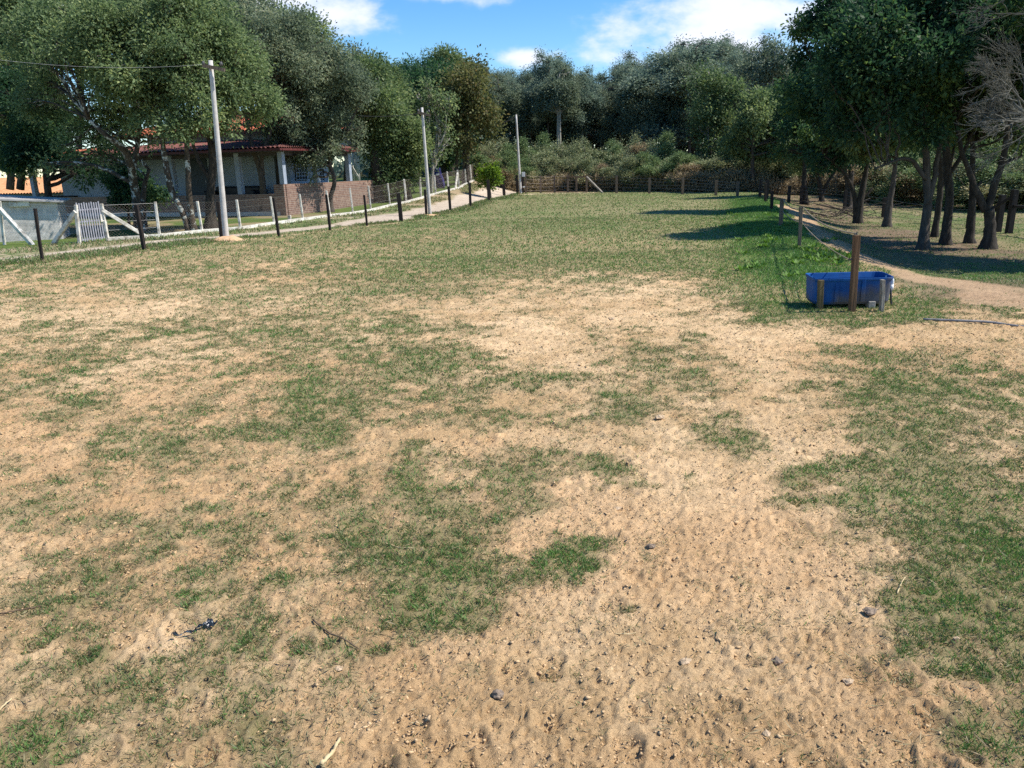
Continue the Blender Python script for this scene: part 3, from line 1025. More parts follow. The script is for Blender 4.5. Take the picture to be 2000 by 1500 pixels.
DARK = [((83, 512), (68, 407), .155, 'dark square timber post nearest the cement hut, in front of the grey gate'),
        ((282, 488), (266, 400), .165, 'dark timber post just right of the slatted grey gate'),
        ((433, 466), (425, 393), .15, 'dark timber post touching the foot of the tallest, nearest concrete pole'),
        ((545, 462), (534, 386), .115, 'dark timber post first to the right of the nearest concrete pole'),
        ((645, 450), (637, 380), .10, 'dark timber post hiding a white fence post by the brick wall'),
        ((717, 441), (711, 381), .09, 'dark timber post where the gravel road begins to show, second left of the middle pole'),
        ((784, 432), (778, 377), .145, 'thickest dark timber post, directly left of the middle concrete pole'),
        ((833, 421), (830, 370), .085, 'thin dark timber post set right against the middle concrete pole'),
        ((880, 413), (876, 364), .095, 'dark timber post first to the right of the middle concrete pole on the road edge'),
        ((919, 403), (917, 357), .095, 'dark timber post beside the gravel road, second right of the middle pole'),
        ((955, 392), (953, 351), .10, 'dark timber post in front of the bright green sapling'),
        ((985, 382), (982, 346), .10, 'dark timber post between the sapling and the farthest concrete pole'),
        ((1011, 378.5), (1009, 342), .085, 'dark timber post against the left side of the farthest concrete pole'),
        ((1020, 377.5), (1021, 344), .085, 'dark timber post just right of the farthest concrete pole')]
for b, t, w, lab in DARK:
    p, h, lx = stand(b, t)
    w = w * 55 * p.y / FPX / (1 + abs(p.x / p.y))
    o = post_mesh('fence_post', h, w, M['dark_post'], lean=(lx, 0)).build('fence_post', M['dark_post'], bevel=.006, loc=p)
    o.rotation_euler.z = random.uniform(-.15, .15)
    tag(o, lab, 'post', 'dark timber posts along the left side of the paddock')


def concrete_pole(base, top, r0, r1, label, arm=None, box=False):
    p, h, lx = stand(base, top)
    t = thing('utility_pole', p, label, 'pole', 'concrete poles beside the road')
    mb = MB()
    zz = np.r_[-.3, np.linspace(0, h, 9)]
    mb.tube([(lx * max(z, 0) / h, 0, z) for z in zz], np.interp(zz, [0, h], [r0, r1]), 14)
    mb.build('shaft', M['concrete'], t, smooth=True)
    if arm:
        a = MB()
        za = h - arm[0]
        x0 = lx * za / h
        a.bar((x0 - arm[1], -r1 - .03, za + .06), (x0 + arm[2], -r1 - .03, za - .06), .06, .08)
        a.build('crossarm', M['grey_wood'], t)
        for sx in (-arm[1] * .85, arm[2] * .8):
            i = MB()
            i.tube([(x0 + sx, -r1 - .03, za + .05 - .06 * sx), (x0 + sx, -r1 - .03, za + .09 - .06 * sx), (x0 + sx, -r1 - .03, za + .15 - .06 * sx)], [.03, .045, .025], 8)
            i.build('insulator', M['cable'], t, smooth=True)
    if box:
        m = MB()
        m.box((.19, -.06, 1.18), (.2, .16, .28))
        m.build('meter_box', M['box_white'], t, bevel=.01)
        m = MB()
        m.box((.2, -.06, .42), (.14, .1, .07))
        m.build('junction_box', M['box_white'], t, bevel=.008)
    return p, h, lx


P1 = concrete_pole((442, 467), (411, 118), .076, .054, 'nearest and tallest looking concrete pole with a small crossarm, standing on a sand heap', (.18, .17, .36))
P2 = concrete_pole((840, 420), (824, 210), .068, .045, 'middle concrete pole with a short crossarm, between the gravel road and the paddock', (.22, .16, .30))
P3 = concrete_pole((1017, 379), (1008, 224), .085, .055, 'farthest concrete pole with a small white box at the far corner of the paddock', None, True)


def heap(name, c, rx, ry, h, mat, label, cat, seed):
    n, m = 26, 9
    vs, fs = [], []
    for i in range(m):
        r = i / (m - 1)
        for j in range(n):
            a = j * 6.283 / n
            k = 1 + .35 * (float(vnoise(3 * math.cos(a) + seed, 3 * math.sin(a), seed)) - .5)
            x, y = r * rx * k * math.cos(a), r * ry * k * math.sin(a)
            z = h * (1 - r ** 1.5) * (1 + .5 * (float(vnoise(x * 9, y * 9, seed)) - .5)) + gz(c.x + x, c.y + y) - c.z - .015 * (r == 1) - .01
            vs.append((x, y, z))
    for i in range(m - 1):
        for j in range(n):
            fs.append((i * n + j, (i + 1) * n + j, (i + 1) * n + (j + 1) % n, i * n + (j + 1) % n))
    o = MB().add(vs, fs).build(name, mat, smooth=True, loc=c)
    return tag(o, label, cat)


heap('sand_heap', gnd(446, 469), .46, .36, .13, M['sand'], 'low heap of orange sand round the foot of the nearest pole', 'sand heap', 3)
heap('sand_heap', gnd(842, 421), .50, .40, .06, M['sand'], 'thin spill of pale sand round the foot of the middle pole', 'sand heap', 8)


def cable(pts, r, mat, label):
    o = MB().tube(resample(pts, 24), r, 5).build('cable', mat, smooth=True)
    return tag(o, label, 'cable')


def sag(a, b, s, n=9):
    a, b = Vector(a), Vector(b)
    return [tuple(a.lerp(b, k / (n - 1)) - Vector((0, 0, s * 4 * (k / (n - 1)) * (1 - k / (n - 1))))) for k in range(n)]


top1 = P1[0] + Vector((P1[2] - .12, -.1, P1[1] - .10))
e = at(-160, 92, 19.5)
cable(sag(top1, e, .22), .0030, M['alu_cable'], 'pale overhead cable running left from the nearest concrete pole')
top2 = P2[0] + Vector((P2[2] - .1, -.1, P2[1] - .2))
e = at(700, 226, 31)
cable(sag(top2, e, .06), .012, M['cable'], 'short dark overhead cable running left from the middle concrete pole')
top3 = P3[0] + Vector((P3[2], 0, P3[1] - .12))
e = at(935, 250, 52)
cable(sag(top3, e, .14), .032, M['cable'], 'sagging dark cable from the farthest pole towards the yellow brown tree')

# ------------------------------------------------------------------ white fence, gate and hut
WP = []                                                   # (base point, top point)
for b, t in [((8, 478), (-2, 393)), ((155, 477), (148, 400)), ((211, 470), (198, 398)), ((312, 463), (303, 394)), ((395, 454), (385, 393)),
             ((470, 448), (462, 390)), ((536, 438), (528, 384)), ((592, 430), (585, 379)), ((645, 423), (637, 372)), ((690, 418), (683, 367)),
             ((725, 412), (719, 363))]:
    p = gnd(*b)
    WP.append((p, at(t[0], t[1], p.y)))
for b, t, Y in [((762, 403), (757, 358), 35.3), ((794, 396), (789, 350), 37.3), ((822, 387), (820, 346), 39.5), ((851, 380), (848, 342), 41.8),
                ((876, 372), (873, 335), 44.2), ((897, 367), (893, 332), 46.5), ((910, 360), (908, 330), 49.5), ((921, 355), (918, 322), 52),
                ((928, 353), (926, 319), 54), ((936, 350), (934, 316), 56.5), ((946, 347), (944, 312), 58.5)]:
    p = at(b[0], b[1], Y)
    p.z = gz(p.x, p.y)
    WP.append((p, at(t[0], t[1], Y)))


def build_fence():
    o0 = WP[6][0]
    root = thing('chain_link_fence', o0, 'long white concrete post and wire mesh fence climbing along the garden edge', 'fence')
    for k, (p, t) in enumerate(WP):
        w = .078 if k in (1, 2) else (.068 if k < 12 else (.09 if k < 21 else .19))
        h = t.z - p.z
        po = post_mesh('post', h, w, None, lean=(t.x - p.x, 0)).build('post', M['whitewash'], root, bevel=.012)
        po.location = p - o0
        if k % 3 == 0: po.rotation_euler.z = .2
    # braces
    for k, dirs in ((1, (-1,)), (2, (1,)), (0, (1,)), (16, (-1,))):
        p, t = WP[k]
        nb = WP[min(k + 1, len(WP) - 1)][0] if dirs[0] > 0 else WP[k - 1][0]
        d = (nb - p)
        d.z = 0
        d.normalize()
        L = {1: .82, 2: 1.05, 0: .95, 16: .9}[k]
        q = p + d * L + Vector((0, -.04, 0))
        q.z = gz(q.x, q.y) - .03
        s = p.lerp(t, .84) + Vector((0, -.03, 0))
        MB().bar(q - o0, s - o0, .10, .095).build('brace', M['whitewash'], root, bevel=.012)
    # footing
    f = MB()
    runs = [WP[k][0] for k in range(2, len(WP))]
    for a, b in zip(runs[:-1], runs[1:]):
        f.bar(a - o0 + Vector((0, 0, .02)), b - o0 + Vector((0, 0, .02)), .15, .13)
    f.build('footing', M['whitewash'], root)
    # wires and mesh
    wm, ms = MB(), MB()
    segs = [(0, 1)] + [(k, k + 1) for k in range(2, len(WP) - 1)]
    for i, j in segs:
        (a, ta), (b, tb) = WP[i], WP[j]
        r = .0026 if a.y < 30 else .0045
        for fr in (.05, .28, .50, .73, .96):
            wm.tube([tuple(a.lerp(ta, fr) - o0), tuple(b.lerp(tb, fr) - o0)], r, 3, cap=False)
        L = (b - a).length
        n = int(L / .085)
        rr = .0010 if a.y < 30 else .0013
        H = .93
        step = H / L if L else 1
        for k in range(-int(n * step) - 1, n + 1):
            for sgn in (0, 1):
                x0, x1 = k / n, k / n + step
                y0, y1 = 0.0, 1.0
                if x1 <= 0 or x0 >= 1: continue
                c0, c1 = max(x0, 0), min(x1, 1)
                z0, z1 = (c0 - x0) / step, (c1 - x0) / step
                if sgn: z0, z1 = 1 - z0, 1 - z1
                A = a.lerp(b, c0).lerp(ta.lerp(tb, c0), .05 + .91 * z0) - o0
                B = a.lerp(b, c1).lerp(ta.lerp(tb, c1), .05 + .91 * z1) - o0
                ms.tube([tuple(A), tuple(B)], rr, 3, cap=False)
    wm.build('wire', M['wire'], root)
    ms.build('wire_mesh', M['rust_wire'], root)


build_fence()


def build_gate():
    a, ta = WP[1]
    b, tb = WP[2]
    d = (b - a)
    L = d.length
    root = thing('garden_gate', a.lerp(b, .5), 'grey metal gate of narrow vertical slats between two braced white posts', 'gate', rotz=math.atan2(d.y, d.x))
    h = ta.z - a.z
    m = MB()
    n = 10
    W = L - .17
    for k in range(n):
        x = -W / 2 + W * (k + .5) / n
        m.box((x, 0, .03 + h * .5 + (.01 if k % 3 else .03)), (.036, .014, h * .98))
    for z in (.10, h * .56, h * .86):
        m.box((0, .016, z), (W, .016, .035))
    m.build('slat_panel', M['gate_metal'], root)
    l = MB()
    l.box((W / 2 - .05, -.02, h * .62), (.06, .03, .16))
    l.bar((W / 2 - .10, -.04, h * .52), (W / 2 + .02, -.04, h * .54), .02, .02)
    l.build('latch', M['whitewash'], root, bevel=.004)
    for z in (.2, h * .85):
        q = MB()
        q.bar((-W / 2 - .06, 0, z), (-W / 2 + .03, 0, z), .02, .03)
        q.build('hinge', M['wire'], root)


build_gate()


def build_hut():
    c = at(48, 470, 21.6)
    c.z = gz(c.x, c.y)
    c.x -= .35
    root = thing('cement_hut', c, 'low rough cement hut with a thin sloping slab roof behind the wire fence', 'hut', rotz=.40)
    m = MB()
    m.box((0, .9, .52), (2.5, 1.8, 1.12))
    m.build('wall', M['render'], root, bevel=.03)
    r = MB()
    r.add([(-1.6, -.18, 1.22), (1.42, -.18, 1.00), (1.42, 2.0, 1.02), (-1.6, 2.0, 1.30), (-1.6, -.18, 1.27), (1.42, -.18, 1.04), (1.42, 2.0, 1.06), (-1.6, 2.0, 1.35)],
          [(3, 2, 1, 0), (4, 5, 6, 7), (0, 1, 5, 4), (1, 2, 6, 5), (2, 3, 7, 6), (3, 0, 4, 7)])
    r.build('roof', M['slab'], root)
    s = MB()
    s.box((.35, -.05, 1.0), (.5, .1, .16))
    s.build('render_patch', M['whitewash'], root, bevel=.03)


build_hut()


# ------------------------------------------------------------------ the house behind the trees
def corrugated(x0, x1, y0, y1, z0, z1, pitch, amp, rot=False):
    """roman tile roof slope: rows of half round ridges running up the slope from (y0,z0) to (y1,z1)"""
    m = MB()
    n = max(int(abs(x1 - x0) / pitch) * 6, 6)
    rows = 6
    vs, fs = [], []
    for i in range(n + 1):
        x = x0 + (x1 - x0) * i / n
        dz = amp * abs(math.sin(math.pi * (x - x0) / pitch))
        for r in range(rows + 1):
            k = r / rows
            step = .012 * (1 - (k * 6) % 1)
            vs.append((x, y0 + (y1 - y0) * k, z0 + (z1 - z0) * k + dz + step))
    for i in range(n):
        for r in range(rows):
            a = i * (rows + 1) + r
            fs.append((a, a + rows + 1, a + rows + 2, a + 1))
    b = len(vs)
    vs += [(x0, y0, z0 - .05), (x1, y0, z0 - .05), (x1, y1, z1 - .05), (x0, y1, z1 - .05)]
    fs.append((b + 3, b + 2, b + 1, b))
    return m.add(vs, fs)


def slope(x0, x1, y0, y1, z0, z1, xa=None, xb=None):
    """tiled slope trapezoid: eave x0..x1 at (y0,z0), top xa..xb at (y1,z1), with tile ridges"""
    xa = x0 if xa is None else xa
    xb = x1 if xb is None else xb
    m = MB()
    n = max(int(abs(x1 - x0) / .20), 3) * 6
    rows = 8
    vs, fs = [], []
    for i in range(n + 1):
        t = i / n
        dz = .05 * abs(math.sin(math.pi * i / 6))
        for r in range(rows + 1):
            k = r / rows
            X = (x0 + (x1 - x0) * t) * (1 - k) + (xa + (xb - xa) * t) * k
            vs.append((X, y0 + (y1 - y0) * k, z0 + (z1 - z0) * k + dz))
    for i in range(n):
        for r in range(rows):
            a = i * (rows + 1) + r
            fs.append((a, a + rows + 1, a + rows + 2, a + 1))
    b = len(vs)
    vs += [(x0, y0, z0 - .04), (x1, y0, z0 - .04), (xb, y1, z1 - .04), (xa, y1, z1 - .04)]
    fs.append((b + 3, b + 2, b + 1, b))
    return m.add(vs, fs)


def build_house():
    B = at(565, 400, 31.2)
    B.z = 0.0
    ang = math.atan2(-.336, .942)                       # local +x runs along the front to the right, local y into the house
    root = thing('house', B, 'pale blue house with clay tile roofs and brick veranda wall behind the trees', 'house', rotz=ang)

    def part(mb, nm, mat, parent=root, **k):
        return mb.build(nm, mat, parent, **k)
    # walls (local x negative to the left)
    w = MB()
    w.box((-5.5, 3.45, 1.55), (8.6, 2.9, 2.6))
    w.box((-12.1, 4.6, 1.4), (4.4, 4.6, 2.3))
    part(w, 'wall', M['wall'])
    w = MB()
    w.box((-5.6, 6.2, 3.1), (9.0, 5.0, .95))
    part(w, 'clerestory_wall', M['wall'])
    # veranda floor and brick parapet
    f = MB()
    f.box((-6.4, 1.05, .14), (12.4, 1.95, .36))
    f.box((-.66, 3.6, .14), (1.1, 7.0, .36))
    part(f, 'veranda_floor', M['concrete'])
    b = MB()
    b.box((-6.8, -.02, .42), (12.9, .16, .84))
    part(b, 'brick_parapet', M['brick'])
    b = MB()
    b.box((-.16, 3.6, .60), (.18, 7.3, 1.20))
    b.box((-.30, -.06, .60), (.46, .18, 1.195))
    part(b, 'brick_parapet', M['brick'])
    s = MB()
    s.box((-6.8, -.14, .05), (12.9, .10, .22))
    part(s, 'plinth', M['concrete'])
    # pillars on the parapet
    for x, y, z0, z1 in ((-2.2, .0, .85, 2.5), (-.16, .0, 1.21, 2.5), (-.16, 2.35, 1.21, 2.5), (-.16, 4.95, 1.21, 2.5),
                         (-8.9, .0, .85, 2.5), (-13.3, .0, 0, 2.4), (-5.5, .0, .85, 2.5), (-16.2, .0, 0, 2.4)):
        p = MB()
        p.box((x, y, (z0 + z1) / 2), (.20, .20, z1 - z0))
        part(p, 'pillar', M['pillar'])
    # doors and windows
    for x, wd in ((-5.9, 1.0), (-1.65, .5)):
        d = MB()
        d.box((x, 1.985, 1.35), (wd, .05, 2.05))
        dd = part(d, 'door', M['door'])
        h = MB()
        h.box((x + wd * .38, 1.95, 1.35), (.03, .04, .14))
        part(h, 'handle', M['gate_metal'], dd)
    for y in (2.75, 4.1):
        fr = MB()
        fr.box((-1.185, y, 1.72), (.05, .85, .85))
        wn = part(fr, 'window', M['glass'])
        g = MB()
        for k in range(6):
            g.box((-1.15, y, 1.34 + .15 * k), (.02, .85, .028))
        for k in range(5):
            g.box((-1.145, y - .40 + .20 * k, 1.72), (.02, .025, .85))
        part(g, 'lattice', M['wall'], wn)
    # roofs
    ev = 2.55
    r = slope(-10.4, .35, -.75, 3.4, ev, 3.05, -9.4, -2.0)
    part(r, 'veranda_roof', M['tile_dark'])
    r2 = MB()
    n = 40 * 6
    vs, fs = [], []
    for i in range(n + 1):                               # right hand slope of the skirt roof
        y = -.75 + 5.9 * i / n
        dz = .05 * abs(math.sin(math.pi * i / 6))
        for k in range(7):
            t = k / 6
            vs.append((.35 - 2.35 * t, y + 4.15 * t * (1 - i / n), ev + .5 * t + dz))
    for i in range(n):
        for k in range(6):
            a = i * 7 + k
            fs.append((a, a + 7, a + 8, a + 1))
    r2.add(vs, fs)
    part(r2, 'veranda_roof', M['tile_dark'])
    r = slope(-17.8, -10.45, -.8, 6.0, 2.42, 3.1)
    part(r, 'carport_roof', M['tile'])
    r = slope(-11.4, -.3, 2.9, 6.3, 3.45, 4.55, -8.4, -3.3)
    part(r, 'main_roof', M['tile'])
    r = MB()
    r.add([(-.3, 2.9, 3.43), (-.3, 9.6, 3.43), (-3.3, 6.3, 4.54)], [(0, 1, 2)])
    r.add([(-11.4, 2.9, 3.43), (-11.4, 9.6, 3.43), (-8.4, 6.3, 4.54)], [(2, 1, 0)])
    r.add([(-11.4, 9.6, 3.43), (-.3, 9.6, 3.43), (-3.3, 6.3, 4.54), (-8.4, 6.3, 4.54)], [(3, 2, 1, 0)])
    part(r, 'roof_hip', M['tile'])
    fa = MB()
    fa.bar((-10.4, -.73, ev - .05), (.35, -.73, ev - .05), .03, .08)
    fa.bar((.33, -.75, ev - .05), (.33, 5.15, ev - .05), .03, .08)
    fa.bar((-17.8, -.78, 2.36), (-10.45, -.78, 2.36), .03, .09)
    fa.bar((-11.4, 2.94, 3.37), (-.3, 2.94, 3.37), .03, .10)
    part(fa, 'fascia', M['fascia'])
    so_ = MB()
    so_.box((-5.1, .6, 2.44), (10.5, 2.6, .03))
    so_.box((-.65, 3.5, 2.44), (1.7, 3.1, .03))
    so_.box((-14.1, 1.2, 2.24), (7.1, 3.6, .03))
    part(so_, 'ceiling', M['eave'])
    bm = MB()
    bm.box((-14.0, .0, 2.16), (6.8, .14, .18))
    bm.box((-5.3, .0, 2.36), (9.9, .12, .14))
    bm.box((-.16, 2.6, 2.36), (.12, 5.0, .14))
    part(bm, 'beam', M['eave'])
    # sofa on the veranda
    P = B + Vector((math.cos(ang) * -3.6 - math.sin(ang) * 1.3, math.sin(ang) * -3.6 + math.cos(ang) * 1.3, .32))
    sf = thing('sofa', P, 'black sofa standing against the veranda wall of the house', 'sofa', rotz=ang)
    m = MB(); m.box((0, 0, .22), (2.3, .7, .44)); m.build('seat', M['sofa'], sf, bevel=.06)
    m = MB(); m.box((0, .34, .52), (2.3, .22, .6)); m.build('backrest', M['sofa'], sf, bevel=.08)
    for s_ in (-1, 1):
        m = MB(); m.box((s_ * 1.2, 0, .34), (.2, .74, .66)); m.build('armrest', M['sofa'], sf, bevel=.06)
    # table in the open carport
    P = B + Vector((math.cos(ang) * -14.4 - math.sin(ang) * 2.5, math.sin(ang) * -14.4 + math.cos(ang) * 2.5, 0.0))
    P.z = gz(P.x, P.y)
    tb = thing('bench_table', P, 'dark table in the open carport at the left end of the house', 'table', rotz=ang)
    m = MB(); m.box((0, 0, .98), (2.0, .8, .06)); m.build('table_top', M['dark_post'], tb)
    for sx in (-.85, .85):
        for sy in (-.3, .3):
            m = MB(); m.box((sx, sy, .47), (.08, .08, .95)); m.build('leg', M['dark_post'], tb)
    # neighbour
    Q = at(20, 372, 47)
    Q.z = gz(Q.x, Q.y)
    nb = thing('outbuilding', Q, 'distant outbuilding with bright orange tile roof, seen under the open carport', 'building', rotz=-.2)
    e = at(60, 374, 47).z - Q.z
    m = MB(); m.box((0, 3, e * .5 - .1), (7, 5, e + .2)); m.build('wall', M['pillar'], nb)
    for s_ in (1, -1):
        m = slope(-4.2, 4.6, 3 - s_ * 3.4, 3, e - .1, e + .8)
        m.build('roof', M['tile_orange'], nb)
    for x in (-1.5, 1.5): MB().box((x, .46, e * .5), (.8, .06, .7)).build('window', M['glass'], nb)


build_house()

# small things in the garden beyond the house
p = at(691, 366, 46); p.z = gz(p.x, p.y)
hgt = at(689, 323, 46).z - p.z
t = thing('clothes_line_post', p, 'small white arrow shaped post with two braces on the lawn beyond the house', 'post')
MB().bar((0, 0, -.05), (0, 0, hgt), .12, .12).build('post', M['whitewash'], t)
for s_ in (-1, 1):
    MB().bar((s_ * .30, -.03, hgt * .55), (0, -.03, hgt * .93), .10, .10).build('brace', M['whitewash'], t)

p = at(718, 380, 47); p.z = gz(p.x, p.y)
t = thing('water_tower', p, 'blue water tank on a grey concrete column among the trees beyond the house', 'water tank')
zt = at(722, 270, 47).z - p.z
m = MB(); m.tube([(-.55, 0, -.1), (-.55, 0, zt)], .22, 12); m.tube([(.75, 0, -.1), (.75, 0, zt)], .18, 12); m.build('column', M['concrete'], t, smooth=True)
m = MB(); m.box((.1, 0, zt + .06), (2.1, 1.7, .14)); m.build('platform', M['concrete'], t)
zz = [0, .05, .5, 1.0, 1.4, 1.5, 1.62, 1.72]
m = MB(); m.tube([(.1, 0, zt + .14 + z) for z in zz], [.72, .78, .84, .88, .92, .97, .8, .3], 22); m.build('tank', M['blue_tank'], t, smooth=True)

p = at(861, 356, 46); p.z = gz(p.x, p.y)
hb = at(852, 328, 46).z - p.z
t = thing('hanging_cloth', p, 'dark blue cloth hanging by the shaded trunks on the far lawn', 'cloth')
vs, fs = [], []
for i in range(9):
    k = i / 8
    for j in range(7):
        q = j / 6 - .5
        wv = .42 + .22 * k
        vs.append((q * wv + (-.28) * k + .05 * math.sin(5 * k), .05 * math.sin(q * 14 + k * 3), .05 + (hb - .05) * k))
fs = [(i * 7 + j, i * 7 + j + 1, (i + 1) * 7 + j + 1, (i + 1) * 7 + j) for i in range(8) for j in range(6)]
m = MB().add(vs, fs).build('sheet', M['blue_cloth'], t, smooth=True)
s_ = m.modifiers.new('thickness', 'SOLIDIFY'); s_.thickness = .02
MB().box((-.16, -.10, hb * .70), (.16, .03, .1)).build('white_mark', M['box_white'], t)
MB().tube([(-.28, .06, 0), (-.30, .06, hb + .15)], .03, 8).build('stake', M['twig'], t)

# marker stub by the white fence
p = gnd(566, 431)
tag(MB().box((0, 0, .06), (.11, .11, .26)).build('marker_stub', M['whitewash'], loc=p, bevel=.01), 'short white concrete stub on the ground inside the white fence', 'stub')

# ------------------------------------------------------------------ wire fence at the far end
def wire_fence(name, pts, label, wires=(.15, .35, .55, .75, .93), mat=None, r=.012, cross=True, wmat=None, w=.11):
    """pts: (base point, height)"""
    o0 = pts[0][0].copy()
    root = thing(name, o0, label, 'fence')
    for k, (p, h) in enumerate(pts):
        o = post_mesh('post', h, w, None, sink=.2).build('post', mat or M['grey_wood'], root)
        o.location = p - o0
    m = MB()
    for (a, ha), (b, hb_) in zip(pts[:-1], pts[1:]):
        for f in wires:
            s1 = a + Vector((0, -.05, ha * f)) - o0
            s2 = b + Vector((0, -.05, hb_ * f)) - o0
            m.tube([tuple(s1), tuple((s1 + s2) / 2 - Vector((0, 0, .02))), tuple(s2)], r, 3, cap=False)
    if wires: m.build('wire', wmat or M['rust_wire'], root)
    return root, o0


FB = []
for b, t in [((1027, 378), (1027, 340)), ((1056, 377), (1054, 343)), ((1083, 376), (1082, 342)), ((1109, 375.5), (1108, 342)), ((1126, 375.5), (1125, 345)), ((1146, 376), (1146, 343)),
             ((1204, 377), (1204, 343)), ((1268, 378), (1268, 347)), ((1333, 380), (1333, 347)), ((1398, 382), (1398, 352)), ((1440, 383), (1440, 354))]:
    p = gnd(*b)
    FB.append((p, at(t[0], t[1], p.y).z - p.z))
root, o0 = wire_fence('wire_fence', FB, 'old grey post and wire fence closing the far end of the paddock', r=.008, w=.12)
m = MB()
m.bar(FB[3][0] - o0 + Vector((0, 0, FB[3][1] * .9)), FB[5][0] - o0 + Vector((0, 0, FB[5][1] * .93)), .07, .09)
m.build('rail', M['grey_wood'], root)
q = gnd(1177, 377)
MB().bar(FB[5][0] - o0 + Vector((0, -.05, FB[5][1] * .92)), q - o0 + Vector((0, -.05, 0)), .09, .09).build('brace', M['pale_wood'], root)

FR = []
for b, t in [((1484, 386), (1484, 350)), ((1497, 390), (1496, 352)), ((1540, 396), (1539, 362)), ((1564, 399), (1564, 362)), ((1649, 409), (1649, 372)), ((1725, 424), (1724, 386)), ((1812, 436), (1812, 400)), ((1891, 446), (1890, 408))]:
    p = gnd(*b)
    FR.append((p, at(t[0], t[1], p.y).z - p.z))
wire_fence('wire_fence', FR, 'dark post and wire fence running behind the shady grove on the right', mat=M['dark_post'], r=.006)
p1, p2, p3 = gnd(1948, 453), gnd(1970, 456), gnd(2080, 470)
root, o0 = wire_fence('rail_fence', [(p1, 1.0), (p2, 1.15), (p3, 1.05)], 'short dark post and rail fence at the right edge of the grove', wires=(), mat=M['dark_post'], w=.14)
m = MB()
m.bar(p2 - o0 + Vector((0, -.05, .72)), p3 - o0 + Vector((0, -.05, .70)), .06, .07)
m.bar(p1 - o0 + Vector((-.4, -.05, .55)), p2 - o0 + Vector((0, -.05, 1.02)), .06, .07)
m.build('rail', M['dark_post'], root)

# ------------------------------------------------------------------ roped posts on the bank
RP = []
for b, t, w, mat, lab in [((1561.5, 480), (1564.5, 404), .055, 'grey_wood', 'thin grey post on the lush bank, carrying the rope nearest the trough'),
                          ((1525, 441), (1527.5, 388), .08, 'grey_wood', 'grey post on the shaded part of the bank, middle of the roped line'),
                          ((1507, 410), (1508, 373), .08, 'dark_post', 'black slim post at the far end of the bank'),
                          ((1495, 394), (1495.5, 358), .09, 'dark_post', 'small black post farthest along the bank beside the far trees')]:
    p, h, lx = stand(b, t)
    o = post_mesh('rope_post', h, w, None, lean=(lx, 0)).build('rope_post', M[mat], bevel=.006, loc=p)
    tag(o, lab, 'post')
    RP.append((p, h))
MP, MH, MLX = stand((1664, 610), (1673, 459))
t = thing('tall_post', MP, 'tall brown square post standing in front of the blue trough', 'post')
o = post_mesh('timber', MH, .062, None, lean=(MLX, 0)).build('timber', M['brown_wood'], t, bevel=.005)
for a_, b_, r_n in (((MLX, 0, MH), (MLX + .004, 0, MH + .035), .006), ((MLX - .018, 0, MH), (MLX - .022, 0, MH + .02), .007), ((-.030 + MLX * .68, 0, MH * .69), (-.07 + MLX * .68, 0, MH * .69), .010)):
    MB().tube([a_, b_], r_n, 6).build('nail', M['cable'], t)

a = MP + Vector((MLX, 0, MH + .015))
b = RP[0][0] + Vector((0, -.05, RP[0][1] - .01))
c = RP[1][0] + Vector((0, -.05, RP[1][1] - .02))
d = RP[2][0] + Vector((0, -.05, RP[2][1] - .05))
rope = MB()
rope.tube(resample(sag(a, b, .09), 20), .0085, 6)
rope.tube(resample(sag(b, c, .10), 14), .012, 6)
tag(rope.build('upper_rope', M['rope'], smooth=True), 'sagging upper rope from the tall post at the trough along the bank posts', 'rope')
a2 = MP + Vector((-.06 + MLX * .68, 0, MH * .69))
b2 = RP[0][0] + Vector((0, -.05, RP[0][1] * .60))
c2 = RP[1][0] + Vector((0, -.05, RP[1][1] * .55))
rope = MB()
rope.tube(resample(sag(a2, b2, .06), 20), .006, 6)
rope.tube(resample(sag(b2, c2, .05), 14), .010, 6)
tag(rope.build('lower_rope', M['rope'], smooth=True), 'thin lower rope strung between the bank posts below the sagging one', 'rope')


